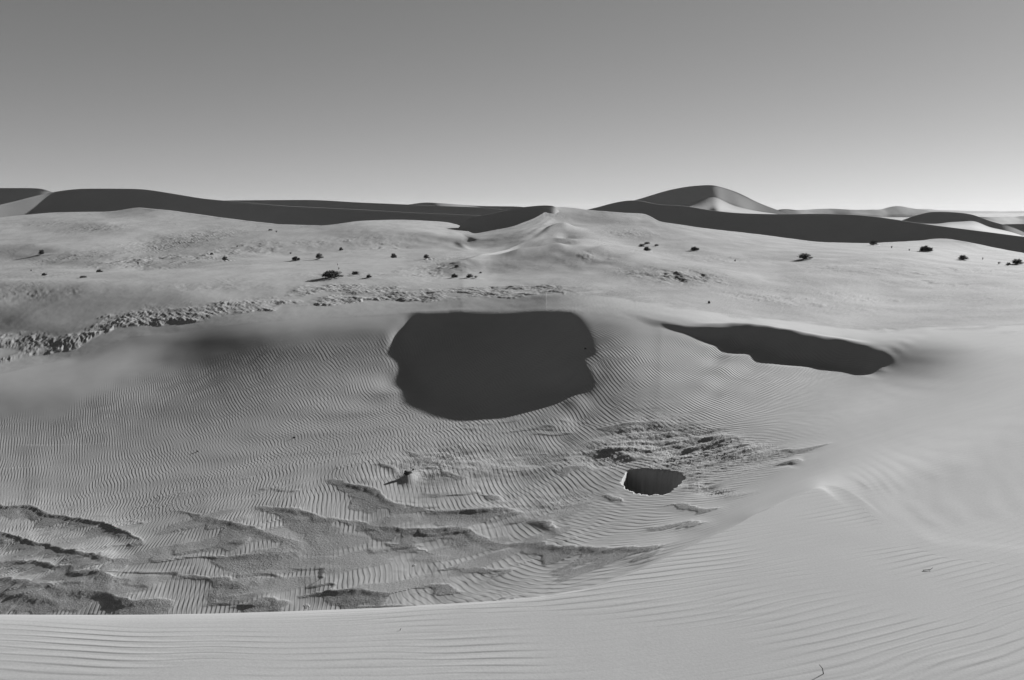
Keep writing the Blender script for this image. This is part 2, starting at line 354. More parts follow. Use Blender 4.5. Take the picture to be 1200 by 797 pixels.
 "19.20 19.23 19.27 19.30 19.35 19.39 19.43 19.47 19.50 19.54 19.57 19.59 19.62 19.65 19.68 19.72 19.76 19.83 19.89 19.96 20.03 20.11 20.09 20.07 20.04 20.01 19.97 19.92 19.86 19.79 19.70 19.59 19.46 19.32 19.16 18.99 18.81 18.60 18.38 18.13 17.88 17.61 17.32 17.03 16.74 16.48 16.22 15.99 15.77 15.56 15.37 15.20 15.09 15.00 14.90 14.77 14.66 14.56 14.48 14.40 14.32 14.27 14.22 14.18 14.14 14.12 14.11 14.10 14.09 14.08 14.09 14.10 14.10 14.03 13.94 13.88 13.84 13.80 13.76 13.73 13.70 13.71 13.72 13.74 13.75 13.74 13.73 13.72 13.73 13.75 13.78 13.79 13.80 13.82 13.82 13.81 13.79 13.73 13.66 13.60 13.54 13.46 13.39 13.07 12.74 12.29 11.82 11.27 10.72 10.12 9.49 8.91 8.35 7.95 7.59 7.27 6.99 6.83 6.70 6.59 6.50 6.42 6.36 6.31 6.26 6.23 6.21 6.19 6.17 6.17 6.16",
 "19.96 20.01 20.06 20.11 20.15 20.20 20.25 20.29 20.34 20.39 20.44 20.49 20.55 20.60 20.65 20.69 20.73 20.82 20.91 21.00 21.09 21.17 21.18 21.19 21.19 21.19 21.19 21.19 21.19 21.18 21.17 21.16 21.15 21.13 21.10 21.05 20.98 20.88 20.76 20.63 20.47 20.29 20.06 19.80 19.52 19.21 18.90 18.60 18.30 18.01 17.73 17.45 17.22 17.04 16.89 16.69 16.50 16.31 16.12 15.96 15.80 15.64 15.49 15.36 15.25 15.16 15.08 15.00 14.94 14.88 14.82 14.78 14.77 14.81 14.82 14.76 14.70 14.65 14.59 14.53 14.48 14.46 14.43 14.42 14.43 14.45 14.47 14.49 14.49 14.48 14.50 14.54 14.59 14.65 14.66 14.66 14.65 14.61 14.56 14.50 14.44 14.38 14.30 14.02 13.71 13.29 12.85 12.34 11.81 11.22 10.62 10.05 9.48 9.06 8.66 8.28 7.93 7.70 7.50 7.32 7.17 7.03 6.91 6.81 6.72 6.64 6.58 6.53 6.49 6.46 6.44",
 "20.60 20.68 20.76 20.84 20.92 21.00 21.07 21.14 21.20 21.26 21.32 21.37 21.44 21.50 21.57 21.64 21.70 21.80 21.89 21.99 22.10 22.20 22.22 22.23 22.25 22.27 22.29 22.31 22.33 22.34 22.35 22.36 22.38 22.39 22.41 22.43 22.44 22.44 22.43 22.41 22.39 22.35 22.28 22.19 22.07 21.91 21.73 21.51 21.25 20.98 20.69 20.41 20.20 19.96 19.68 19.38 19.10 18.83 18.58 18.41 18.23 18.01 17.75 17.45 17.13 16.82 16.52 16.28 16.13 16.00 15.88 15.77 15.65 15.52 15.47 15.49 15.47 15.43 15.37 15.31 15.25 15.21 15.19 15.18 15.17 15.16 15.16 15.19 15.24 15.29 15.32 15.31 15.33 15.36 15.40 15.43 15.45 15.42 15.39 15.37 15.32 15.25 15.18 14.93 14.66 14.27 13.87 13.43 12.96 12.42 11.85 11.30 10.73 10.29 9.87 9.45 9.06 8.77 8.50 8.27 8.06 7.86 7.68 7.52 7.38 7.25 7.13 7.03 6.94 6.87 6.80",
 "21.22 21.30 21.38 21.47 21.56 21.65 21.74 21.83 21.91 22.00 22.08 22.16 22.25 22.32 22.40 22.47 22.55 22.68 22.80 22.93 23.05 23.17 23.22 23.25 23.28 23.30 23.32 23.34 23.36 23.38 23.40 23.42 23.45 23.47 23.49 23.52 23.55 23.56 23.58 23.61 23.63 23.66 23.67 23.68 23.69 23.69 23.68 23.65 23.61 23.53 23.40 23.21 23.05 22.93 22.84 23.01 23.11 22.72 22.22 21.71 21.19 20.68 20.19 19.72 19.28 18.88 18.51 18.16 17.85 17.55 17.27 17.00 16.74 16.50 16.36 16.21 16.14 16.11 16.08 16.05 16.02 15.99 15.97 15.95 15.94 15.93 15.92 15.92 15.91 15.94 16.03 16.12 16.16 16.19 16.18 16.19 16.20 16.18 16.15 16.12 16.11 16.08 16.00 15.80 15.55 15.21 14.84 14.44 14.05 13.60 13.12 12.61 12.07 11.64 11.21 10.77 10.35 10.01 9.69 9.41 9.14 8.89 8.65 8.43 8.23 8.05 7.88 7.72 7.58 7.45 7.32",
 "21.82 21.91 22.00 22.09 22.18 22.27 22.35 22.44 22.53 22.62 22.71 22.80 22.90 23.00 23.10 23.20 23.30 23.43 23.56 23.70 23.85 24.01 24.08 24.15 24.22 24.28 24.33 24.37 24.41 24.43 24.45 24.47 24.48 24.50 24.53 24.55 24.59 24.61 24.63 24.66 24.70 24.73 24.76 24.78 24.81 24.85 24.88 24.92 24.97 25.02 25.07 25.13 25.19 25.17 25.52 25.44 25.26 24.82 24.44 23.99 23.46 22.90 22.34 21.80 21.27 20.76 20.26 19.77 19.29 18.82 18.38 17.96 17.59 17.28 17.00 16.82 16.81 16.75 16.71 16.69 16.68 16.70 16.72 16.74 16.75 16.75 16.76 16.78 16.79 16.76 16.73 16.74 16.84 16.93 17.02 17.02 17.02 16.94 16.88 16.85 16.79 16.77 16.74 16.57 16.38 16.08 15.74 15.38 14.99 14.62 14.24 13.84 13.39 13.01 12.60 12.17 11.73 11.36 11.00 10.67 10.36 10.06 9.78 9.51 9.27 9.03 8.82 8.61 8.42 8.24 8.07",
 "22.36 22.45 22.55 22.65 22.74 22.84 22.94 23.04 23.13 23.23 23.33 23.43 23.54 23.65 23.76 23.88 24.01 24.19 24.38 24.57 24.76 24.94 25.02 25.08 25.14 25.20 25.26 25.32 25.36 25.40 25.44 25.46 25.48 25.50 25.52 25.55 25.58 25.59 25.62 25.65 25.69 25.73 25.76 25.79 25.82 25.86 25.89 25.93 25.97 26.01 26.06 26.10 26.20 26.35 26.44 26.40 26.39 26.33 26.18 25.94 25.63 25.22 24.71 24.14 23.54 22.93 22.32 21.71 21.10 20.52 19.95 19.40 18.90 18.46 18.09 17.80 17.57 17.48 17.40 17.35 17.32 17.32 17.35 17.39 17.43 17.46 17.48 17.51 17.55 17.62 17.70 17.67 17.58 17.58 17.62 17.74 17.81 17.79 17.68 17.60 17.56 17.46 17.38 17.30 17.13 16.87 16.55 16.21 15.86 15.43 15.09 14.75 14.40 14.10 13.78 13.42 13.03 12.68 12.32 11.98 11.66 11.34 11.03 10.73 10.45 10.18 9.92 9.68 9.45 9.23 9.02",
 "22.89 22.99 23.10 23.20 23.31 23.41 23.52 23.63 23.75 23.87 24.00 24.13 24.27 24.41 24.56 24.71 24.85 25.06 25.28 25.51 25.74 25.98 26.08 26.16 26.23 26.28 26.30 26.32 26.34 26.35 26.36 26.37 26.39 26.41 26.43 26.45 26.48 26.49 26.51 26.54 26.58 26.62 26.65 26.69 26.72 26.76 26.80 26.84 26.88 26.92 26.96 27.00 27.06 27.41 27.26 27.23 27.19 27.18 27.20 27.18 27.08 26.93 26.69 26.34 25.87 25.33 24.74 24.11 23.47 22.80 22.11 21.40 20.71 20.07 19.50 18.98 18.66 18.41 18.23 18.12 18.04 18.01 18.00 18.01 18.04 18.07 18.11 18.15 18.19 18.19 18.26 18.42 18.59 18.52 18.46 18.36 18.22 18.06 17.91 17.80 17.76 17.65 17.56 17.48 17.35 17.16 16.90 16.61 16.28 15.97 15.74 15.44 15.13 14.87 14.61 14.33 14.04 13.75 13.45 13.17 12.88 12.60 12.31 12.02 11.74 11.46 11.17 10.90 10.62 10.36 10.11",
 "23.36 23.50 23.64 23.79 23.93 24.07 24.22 24.36 24.51 24.66 24.81 24.96 25.12 25.28 25.44 25.60 25.75 25.99 26.22 26.45 26.68 26.90 27.00 27.09 27.18 27.26 27.32 27.35 27.36 27.36 27.34 27.32 27.31 27.31 27.32 27.35 27.38 27.40 27.44 27.48 27.52 27.58 27.61 27.64 27.66 27.68 27.71 27.74 27.77 27.80 27.84 27.89 27.98 28.10 28.23 28.11 28.03 27.95 27.89 27.89 27.91 27.90 27.85 27.76 27.58 27.28 26.84 26.32 25.73 25.10 24.44 23.66 22.84 21.99 21.11 20.59 20.12 19.69 19.34 19.07 18.87 18.76 18.68 18.63 18.60 18.59 18.59 18.64 18.70 18.78 18.81 18.83 18.85 18.75 18.69 18.60 18.49 18.31 18.14 18.01 17.92 17.85 17.71 17.65 17.53 17.37 17.18 16.99 16.66 16.33 16.03 15.99 15.73 15.50 15.26 15.03 14.80 14.58 14.35 14.14 13.93 13.71 13.48 13.24 12.98 12.71 12.44 12.16 11.88 11.59 11.31",
 "23.84 24.01 24.18 24.34 24.50 24.67 24.84 25.01 25.18 25.35 25.53 25.70 25.88 26.05 26.22 26.37 26.50 26.71 26.91 27.12 27.33 27.55 27.62 27.70 27.79 27.88 27.98 28.07 28.15 28.21 28.25 28.26 28.27 28.27 28.29 28.32 28.37 28.40 28.44 28.50 28.56 28.63 28.67 28.71 28.74 28.76 28.78 28.79 28.80 28.82 28.84 28.86 28.93 28.99 29.06 28.93 28.79 28.68 28.58 28.48 28.42 28.42 28.43 28.42 28.39 28.30 28.11 27.78 27.33 26.77 26.11 25.27 24.43 23.64 22.94 22.48 21.79 21.20 20.68 20.22 19.84 19.56 19.36 19.22 19.13 19.07 19.03 19.04 19.01 18.99 19.00 19.03 19.01 18.95 18.85 18.79 18.67 18.50 18.31 18.15 18.06 17.99 17.85 17.79 17.67 17.51 17.35 17.21 17.03 16.82 16.55 16.25 16.21 16.02 15.81 15.59 15.39 15.19 15.00 14.84 14.69 14.54 14.38 14.20 14.00 13.79 13.56 13.32 13.06 12.80 12.54",
 "24.07 24.23 24.39 24.55 24.71 24.88 25.05 25.24 25.44 25.63 25.78 25.94 26.10 26.26 26.39 26.52 26.69 26.92 27.15 27.37 27.61 27.80 27.86 27.93 28.01 28.09 28.19 28.27 28.35 28.42 28.49 28.55 28.61 28.65 28.68 28.72 28.78 28.83 28.89 28.96 29.04 29.13 29.19 29.24 29.28 29.31 29.33 29.40 29.46 29.52 29.53 29.52 29.55 29.57 29.56 29.54 29.46 29.34 29.23 29.14 29.02 28.94 28.89 28.86 28.85 28.81 28.73 28.63 28.41 28.08 27.60 26.96 26.27 25.51 24.74 24.02 23.26 22.55 21.92 21.36 20.87 20.45 20.11 19.84 19.65 19.53 19.45 19.45 19.50 19.55 19.65 19.75 19.83 19.82 19.68 19.42 19.31 19.00 18.91 18.77 18.59 18.50 18.41 18.27 18.21 18.07 17.85 17.74 17.56 17.32 17.06 16.75 16.43 16.43 16.26 16.06 15.85 15.66 15.48 15.34 15.21 15.07 14.92 14.75 14.56 14.35 14.13 13.88 13.62 13.35 13.07",
 "24.29 24.45 24.61 24.77 24.93 25.10 25.26 25.47 25.68 25.89 26.04 26.18 26.32 26.46 26.59 26.71 26.90 27.18 27.46 27.70 27.96 28.06 28.12 28.18 28.26 28.34 28.43 28.51 28.56 28.61 28.71 28.82 28.92 29.01 29.08 29.16 29.24 29.31 29.39 29.49 29.59 29.69 29.79 29.86 29.89 29.92 29.96 30.09 30.23 30.37 30.39 30.34 30.30 30.25 30.19 30.12 30.11 30.09 30.01 29.92 29.83 29.71 29.50 29.37 29.31 29.27 29.22 29.27 29.27 29.19 28.91 28.54 28.10 27.50 26.81 26.13 25.23 24.43 23.69 23.03 22.45 21.90 21.42 21.00 20.66 20.40 20.22 20.19 20.21 20.29 20.42 20.56 20.69 20.78 20.79 20.67 20.50 20.15 19.89 19.70 19.52 19.35 19.20 19.10 18.95 18.80 18.60 18.46 18.29 18.07 17.79 17.47 17.12 16.87 16.79 16.64 16.45 16.26 16.08 15.93 15.79 15.65 15.49 15.32 15.14 14.93 14.70 14.45 14.19 13.90 13.61",
 "24.53 24.68 24.83 24.99 25.15 25.31 25.48 25.72 25.96 26.21 26.33 26.44 26.54 26.66 26.78 26.89 27.15 27.48 27.82 28.08 28.35 28.38 28.40 28.45 28.53 28.62 28.71 28.78 28.80 28.82 28.91 29.05 29.19 29.33 29.44 29.56 29.68 29.80 29.92 30.05 30.18 30.32 30.46 30.57 30.59 30.62 30.65 30.87 31.09 31.32 31.35 31.28 31.19 31.06 30.90 30.85 30.82 30.82 30.83 30.81 30.75 30.68 30.39 30.10 29.89 29.76 29.68 29.79 29.89 30.01 29.96 29.83 29.69 29.40 28.89 28.37 27.61 26.81 26.04 25.32 24.66 23.97 23.35 22.80 22.30 21.88 21.55 21.43 21.37 21.38 21.46 21.57 21.71 21.83 21.92 21.90 21.75 21.44 21.12 20.85 20.65 20.46 20.29 20.15 19.99 19.81 19.60 19.45 19.26 19.05 18.78 18.45 18.06 17.79 17.51 17.32 17.16 16.98 16.80 16.62 16.44 16.27 16.10 15.92 15.73 15.52 15.29 15.04 14.77 14.48 14.18",
 "26.71 26.86 27.03 27.20 27.37 27.55 27.70 27.90 28.07 28.21 28.20 28.17 28.16 28.19 28.24 28.30 28.53 28.86 29.17 29.41 29.66 29.65 29.65 29.65 29.68 29.72 29.77 29.79 29.76 29.73 29.79 29.89 30.03 30.17 30.31 30.46 30.60 30.74 30.88 31.01 31.14 31.26 31.39 31.48 31.51 31.54 31.56 31.74 31.93 32.11 32.14 32.09 32.01 31.90 31.76 31.69 31.65 31.63 31.62 31.60 31.54 31.46 31.16 30.87 30.62 30.44 30.29 30.40 30.51 30.65 30.56 30.44 30.32 30.08 29.64 29.24 28.68 28.08 27.47 26.88 26.33 25.75 25.23 24.75 24.32 23.95 23.64 23.54 23.51 23.53 23.61 23.74 23.90 24.07 24.23 24.36 24.42 24.36 24.22 24.04 23.85 23.68 23.52 23.40 23.28 23.15 22.99 22.88 22.72 22.51 22.25 21.95 21.61 21.39 21.11 20.78 20.41 20.05 19.72 19.41 19.12 18.86 18.61 18.37 18.14 17.90 17.65 17.39 17.12 16.84 16.57",
 "29.85 29.94 30.03 30.11 30.17 30.19 30.18 30.19 30.19 30.21 30.19 30.19 30.21 30.26 30.30 30.35 30.51 30.73 30.92 31.05 31.19 31.15 31.11 31.08 31.08 31.08 31.09 31.08 31.03 30.99 31.04 31.16 31.30 31.45 31.57 31.69 31.80 31.90 32.01 32.12 32.23 32.33 32.43 32.51 32.53 32.56 32.58 32.71 32.84 32.98 33.00 32.96 32.90 32.82 32.71 32.66 32.63 32.60 32.56 32.52 32.46 32.38 32.12 31.85 31.60 31.37 31.16 31.21 31.27 31.37 31.23 31.09 30.98 30.78 30.45 30.16 29.79 29.41 29.01 28.61 28.22 27.81 27.45 27.12 26.82 26.55 26.33 26.28 26.28 26.34 26.44 26.57 26.74 26.92 27.09 27.24 27.36 27.41 27.42 27.41 27.37 27.33 27.30 27.28 27.28 27.29 27.29 27.34 27.34 27.29 27.16 26.93 26.60 26.33 25.99 25.60 25.17 24.74 24.31 23.88 23.48 23.08 22.71 22.35 22.00 21.66 21.33 21.01 20.69 20.38 20.07",
 "32.31 32.36 32.39 32.43 32.44 32.46 32.48 32.54 32.61 32.65 32.61 32.56 32.51 32.47 32.44 32.42 32.47 32.56 32.65 32.71 32.77 32.72 32.67 32.62 32.57 32.55 32.54 32.54 32.54 32.59 32.73 32.92 33.10 33.18 33.22 33.25 33.29 33.34 33.40 33.46 33.53 33.59 33.66 33.71 33.72 33.73 33.73 33.80 33.87 33.94 33.95 33.93 33.89 33.85 33.80 33.77 33.76 33.73 33.68 33.63 33.56 33.48 33.29 33.07 32.83 32.58 32.31 32.19 32.11 32.07 31.88 31.75 31.65 31.51 31.32 31.15 30.97 30.81 30.64 30.46 30.29 30.13 30.00 29.89 29.79 29.69 29.58 29.55 29.57 29.66 29.80 29.96 30.14 30.35 30.55 30.74 30.90 31.01 31.09 31.16 31.22 31.27 31.34 31.42 31.52 31.64 31.80 32.01 32.25 32.44 32.48 32.32 32.00 31.69 31.36 31.02 30.67 30.30 29.92 29.53 29.12 28.71 28.30 27.89 27.48 27.07 26.67 26.27 25.86 25.45 25.05",
 "39.3 38.7 38.2 37.7 37.3 37.0 36.7 36.4 36.2 36.0 35.8 35.6 35.5 35.4 35.3 35.1 35.0 34.9 34.9 34.8 34.8 34.7 34.8 34.8 34.8 34.8 34.8 34.8 34.8 34.7 34.8 34.9 34.9 34.9 34.9 34.9 34.9 34.9 35.0 35.0 35.1 35.1 35.1 35.2 35.2 35.1 35.1 35.1 35.1 35.1 35.1 35.1 35.0 35.0 35.0 35.1 35.1 35.1 35.0 34.9 34.9 34.8 34.7 34.6 34.3 34.0 33.7 33.3 33.0 32.8 32.7 32.5 32.4 32.3 32.3 32.2 32.2 32.3 32.3 32.3 32.4 32.5 32.6 32.7 32.8 32.9 32.9 32.9 32.8 32.9 33.1 33.3 33.6 33.8 34.1 34.4 34.6 34.9 35.0 35.2 35.3 35.5 35.6 35.7 35.9 36.0 36.2 36.3 36.5 36.7 36.8 36.8 36.7 36.7 36.6 36.5 36.3 36.2 36.0 35.8 35.6 35.3 35.1 34.8 34.5 34.2 33.9 33.6 33.3 32.9 32.6",
 "47.9 46.7 45.6 44.7 43.9 43.2 42.6 41.9 41.3 40.8 40.3 39.8 39.4 39.1 38.8 38.6 38.3 38.1 37.9 37.7 37.5 37.4 37.3 37.1 37.0 36.9 36.9 36.8 36.8 36.7 36.7 36.6 36.7 36.8 36.8 36.8 36.8 36.8 36.8 36.8 36.9 36.9 37.0 37.0 36.9 36.9 37.0 37.0 37.0 37.0 37.0 37.0 37.0 37.1 37.1 37.3 37.4 37.6 37.6 37.6 37.6 37.1 37.1 37.1 37.0 36.7 36.3 35.9 35.6 35.5 35.6 35.6 35.5 35.5 35.6 35.4 35.1 34.8 34.5 34.3 34.1 34.1 34.0 34.0 34.0 34.0 33.9 33.9 33.8 33.9 34.2 34.5 34.9 35.2 35.6 35.9 36.3 36.5 36.6 36.7 36.8 36.9 36.9 37.1 37.2 37.3 37.4 37.6 37.7 37.9 38.0 38.2 38.3 38.3 38.4 38.4 38.3 38.3 38.1 37.9 37.6 37.3 37.0 36.7 36.3 35.9 35.5 35.1 34.7 34.3 33.8",
 "57.0 56.4 55.7 54.9 54.1 53.3 52.4 51.5 50.6 49.7 49.0 48.2 47.5 46.5 45.7 45.1 44.5 44.0 43.5 43.2 43.2 43.2 43.3 42.7 42.1 41.4 40.9 40.3 39.8 39.6 39.5 39.4 39.3 39.2 39.1 39.1 39.0 39.0 39.0 39.0 39.0 39.0 39.0 39.0 39.0 39.0 39.1 39.2 39.3 39.3 39.4 39.5 39.7 39.9 40.1 40.5 40.9 41.1 41.1 40.9 40.7 39.8 39.7 39.6 39.5 39.4 39.3 39.4 39.4 39.4 39.7 39.8 39.4 38.7 38.1 37.9 37.9 37.7 37.2 36.6 36.1 35.7 35.3 34.9 34.9 34.8 34.8 34.8 34.7 34.7 35.0 35.4 36.0 36.6 37.2 37.7 38.2 38.5 38.5 38.4 38.4 38.4 38.4 38.5 38.5 38.6 38.7 38.9 39.0 39.2 39.4 39.6 39.8 40.0 40.1 40.3 40.4 40.4 40.3 40.0 39.8 39.5 39.1 38.7 38.2 37.8 37.2 36.7 36.2 35.7 35.1",
 "61.9 62.0 62.0 61.9 61.8 61.6 61.4 61.1 60.9 60.5 60.1 59.7 59.5 59.1 58.8 58.5 58.3 58.2 57.9 57.4 57.7 58.3 58.9 58.5 57.6 56.5 55.0 52.7 50.1 47.8 46.2 45.1 44.3 43.8 43.4 43.0 42.7 42.4 42.2 42.0 42.0 42.0 41.9 41.8 41.7 41.9 42.0 42.2 42.3 42.4 42.5 42.6 42.8 42.9 42.9 42.7 42.5 42.4 42.3 42.3 42.1 41.5 41.5 41.5 41.4 41.1 41.0 41.0 41.1 41.2 41.3 41.4 41.5 41.4 40.9 40.2 39.6 39.4 39.4 39.3 38.8 38.2 37.6 36.4 36.1 35.9 35.9 35.9 35.9 36.1 36.8 37.6 38.4 39.2 39.9 40.6 41.2 41.3 41.0 40.7 40.4 40.2 40.1 40.1 40.1 40.2 40.2 40.3 40.4 40.6 40.8 41.0 41.2 41.5 41.8 42.1 42.3 42.5 42.4 42.2 42.0 41.6 41.2 40.8 40.3 39.7 39.1 38.4 37.8 37.1 36.5",
 "64.8 64.9 65.1 65.3 65.4 65.6 65.8 65.8 65.8 65.8 65.8 65.7 65.3 64.6 63.8 62.9 62.1 61.4 61.1 61.4 61.7 62.0 62.0 62.0 61.7 61.2 60.6 59.7 58.5 56.6 54.7 53.3 52.0 50.8 49.7 48.9 48.5 48.2 47.8 47.3 47.3 47.2 47.1 46.8 46.5 46.6 46.8 46.9 47.1 47.1 47.2 47.3 47.4 47.4 47.0 46.4 45.8 45.1 44.3 43.6 43.2 42.4 42.4 42.4 42.4 42.4 42.2 42.2 42.3 42.4 42.8 43.1 42.7 42.6 42.7 42.7 42.2 41.5 41.0 40.9 41.1 41.2 41.0 39.4 39.1 39.2 39.7 40.4 41.2 41.8 42.4 42.8 43.2 43.6 44.1 44.5 44.9 44.9 44.4 43.8 43.2 42.8 42.4 42.3 42.2 42.1 42.1 42.1 42.1 42.2 42.4 42.6 42.8 43.1 43.4 43.8 44.1 44.4 44.4 44.3 44.2 43.9 43.5 43.0 42.4 41.7 41.0 40.3 39.5 38.7 37.9",
 "66.8 67.1 67.3 67.5 67.7 67.8 68.0 68.2 68.3 68.3 68.1 68.0 68.1 68.0 67.8 67.5 67.0 66.3 65.5 64.8 65.2 65.9 66.8 66.4 65.8 65.1 64.3 63.4 62.8 62.4 61.8 61.0 59.9 58.6 57.1 55.7 54.7 54.3 54.1 53.8 53.9 53.9 53.9 53.7 53.1 53.3 53.5 53.7 54.0 54.0 54.1 54.3 54.4 54.4 53.5 52.3 51.2 50.2 49.2 47.6 46.0 43.2 43.2 43.2 43.2 43.2 43.3 43.5 43.5 43.6 43.8 44.0 44.1 43.8 43.6 43.6 43.9 44.0 43.8 43.3 43.2 43.7 44.8 43.4 44.4 45.4 46.4 47.3 48.2 48.9 49.2 49.1 49.0 48.9 48.8 48.8 48.7 48.5 47.9 47.2 46.5 45.8 45.1 44.9 44.7 44.5 44.4 44.3 44.2 44.3 44.4 44.5 44.7 45.0 45.5 46.0 46.4 46.9 46.9 46.8 46.7 46.5 46.1 45.5 44.9 44.1 43.2 42.3 41.4 40.4 39.4",
 "68.0 68.2 68.4 68.6 68.9 69.1 69.3 69.4 69.5 69.7 69.9 70.0 69.9 69.9 70.0 70.1 70.3 70.4 70.5 70.6 71.4 72.3 73.2 73.1 72.6 71.4 69.7 68.0 66.6 65.7 65.3 65.1 64.9 64.7 64.4 63.7 62.7 61.6 60.8 60.4 60.7 61.0 60.9 60.5 59.9 60.3 60.7 61.2 61.7 61.7 61.9 62.3 62.6 62.8 61.7 60.1 58.3 56.7 55.5 53.9 52.2 45.7 45.3 44.9 44.7 44.4 44.2 44.4 44.6 44.8 45.4 45.6 45.1 45.3 45.1 44.9 44.8 45.0 45.5 46.4 48.2 51.1 54.2 51.3 53.1 54.0 54.2 54.2 54.2 54.0 53.8 53.6 53.3 53.0 52.7 52.3 52.0 51.7 51.1 50.5 49.7 48.9 48.1 47.8 47.5 47.1 46.9 46.7 46.6 46.7 46.8 46.9 47.0 47.5 48.1 48.9 49.6 50.5 50.5 50.5 50.5 50.2 49.6 48.9 48.1 47.1 45.9 44.8 43.6 42.3 41.1",
 "69.3 69.5 69.7 69.9 70.1 70.3 70.6 70.7 70.8 70.9 71.0 71.3 71.6 71.9 72.3 72.7 73.0 73.4 73.8 74.3 75.3 76.5 77.9 78.2 77.9 77.2 76.1 74.2 72.1 70.4 69.1 68.2 67.6 67.2 67.1 67.1 67.1 67.0 67.0 66.9 66.9 66.7 66.4 66.0 65.7 66.3 66.9 67.5 68.1 68.4 68.9 69.3 69.7 70.1 69.4 68.2 66.8 65.2 63.7 61.1 59.5 51.5 52.8 53.7 54.5 55.0 55.2 57.8 57.5 56.4 58.3 57.9 51.1 48.3 47.8 48.2 49.6 51.9 55.0 58.9 62.2 64.1 64.4 59.3 59.5 59.3 58.8 58.3 57.7 57.3 57.1 56.9 56.7 56.5 56.2 55.9 55.5 54.8 54.0 53.2 52.5 51.7 50.8 50.5 50.1 49.7 49.3 49.2 49.1 49.2 49.4 49.6 49.8 50.4 51.2 52.5 53.8 55.5 55.7 55.8 55.7 55.2 54.4 53.4 52.2 50.9 49.3 47.9 46.3 44.7 43.1",
 "70.6 71.0 71.4 71.8 72.3 72.8 73.3 73.7 74.1 74.5 75.0 75.4 75.8 75.9 76.0 76.2 76.4 76.7 77.1 77.7 79.0 80.2 81.2 81.3 81.4 81.1 80.6 79.7 78.1 76.1 74.1 72.3 71.0 70.2 69.5 69.0 68.8 68.7 68.6 68.6 68.8 69.0 69.3 69.5 69.6 70.1 70.7 71.2 71.7 72.1 72.6 73.1 73.6 74.1 74.1 73.6 72.9 72.3 72.2 70.7 67.8 57.4 58.9 60.6 62.8 64.8 65.7 66.8 67.0 67.2 69.5 71.5 67.4 62.2 58.5 58.5 61.8 66.1 69.5 71.3 71.4 71.0 70.2 65.3 64.6 64.0 63.3 62.6 61.8 61.2 60.8 60.4 60.1 59.8 59.5 59.2 58.9 58.1 57.2 56.2 55.3 54.3 53.4 53.0 52.6 52.2 51.8 51.7 51.6 51.9 52.2 52.6 53.0 53.8 55.1 57.2 59.5 62.4 62.7 62.8 62.5 61.6 60.5 59.1 57.4 55.6 53.6 51.7 49.7 47.6 45.6",
 "73.2 73.9 74.6 75.3 76.0 76.8 77.5 78.0 78.5 79.0 79.6 80.1 80.8 80.8 80.9 80.8 80.8 80.8 81.0 81.2 82.2 83.2 84.6 84.7 84.5 84.1 83.8 83.1 82.5 81.5 79.9 77.9 75.8 74.2 72.8 71.8 71.2 70.7 70.5 70.3 70.3 70.4 70.5 70.8 71.1 71.6 72.1 72.6 73.1 73.5 73.9 74.3 74.8 75.2 75.5 75.7 75.7 75.3 74.7 74.2 73.8 64.2 65.7 67.1 68.3 68.8 69.2 69.7 70.4 72.0 74.5 75.2 76.1 76.0 75.4 74.4 75.1 76.4 77.0 77.0 76.7 76.2 75.3 70.0 68.9 68.1 67.4 66.8 66.2 65.6 65.2 64.8 64.4 63.9 63.4 63.0 62.5 61.6 60.6 59.5 58.4 57.3 56.2 55.8 55.3 54.9 54.6 54.5 54.5 55.1 55.6 56.2 56.9 58.2 60.3 63.5 66.8 70.7 71.3 71.5 71.0 69.5 67.7 65.7 63.5 61.1 58.6 56.2 53.7 51.1 48.6",
 "77.2 78.0 78.8 79.7 80.5 81.4 82.4 83.2 84.0 84.8 85.5 86.3 86.9 86.9 86.8 86.6 86.5 86.3 86.1 85.9 86.8 87.9 89.1 88.9 88.9 88.8 88.6 87.9 87.0 85.9 84.7 83.3 81.5 79.6 77.6 75.8 74.5 73.6 72.9 72.4 72.3 72.3 72.3 72.3 72.3 72.9 73.5 74.2 74.8 75.1 75.3 75.6 75.9 76.2 76.4 76.6 76.9 77.2 77.2 76.1 75.3 70.0 70.8 71.2 71.3 71.3 71.1 72.0 73.4 74.8 75.4 77.0 76.9 77.7 78.5 79.5 80.3 80.3 80.0 79.8 79.7 79.5 79.3 74.5 73.5 72.5 71.6 70.8 70.2 69.7 69.6 69.4 69.0 68.5 67.9 67.3 66.6 65.8 64.7 63.4 62.1 60.8 59.4 59.1 58.7 58.4 58.1 58.2 58.3 59.2 60.1 61.0 62.0 64.1 67.1 71.4 75.1 79.3 79.9 80.4 80.2 78.3 75.7 73.0 70.2 67.3 64.2 61.4 58.4 55.2 52.1",
 "80.9 81.7 82.7 83.6 84.6 85.7 86.8 87.7 88.6 89.4 90.1 90.5 90.8 90.7 90.6 90.4 90.2 90.1 89.9 89.8 90.7 92.5 95.0 94.9 94.5 94.1 93.8 93.0 92.3 91.5 90.0 88.1 86.4 84.9 83.0 80.9 79.0 77.5 76.3 75.3 75.0 74.7 74.5 74.4 74.3 74.9 75.5 76.0 76.5 76.7 77.0 77.3 77.6 77.8 77.7 77.7 77.7 78.0 78.5 78.5 77.3 72.3 72.0 72.2 72.5 72.7 73.0 73.9 74.8 75.6 79.4 88.8 90.0 90.3 89.5 88.1 87.6 87.3 86.3 85.0 84.0 83.7 83.2 78.1 77.6 77.0 76.1 75.1 74.2 73.5 73.5 73.7 73.7 73.5 73.1 72.5 71.8 70.9 69.9 68.7 67.2 65.5 63.8 63.6 63.3 63.1 63.0 63.1 63.3 64.5 65.9 67.3 68.8 71.8 75.7 80.7 84.2 87.8 87.6 88.1 88.5 87.0 83.9 80.5 77.2 73.8 70.3 67.1 63.6 59.9 56.1",
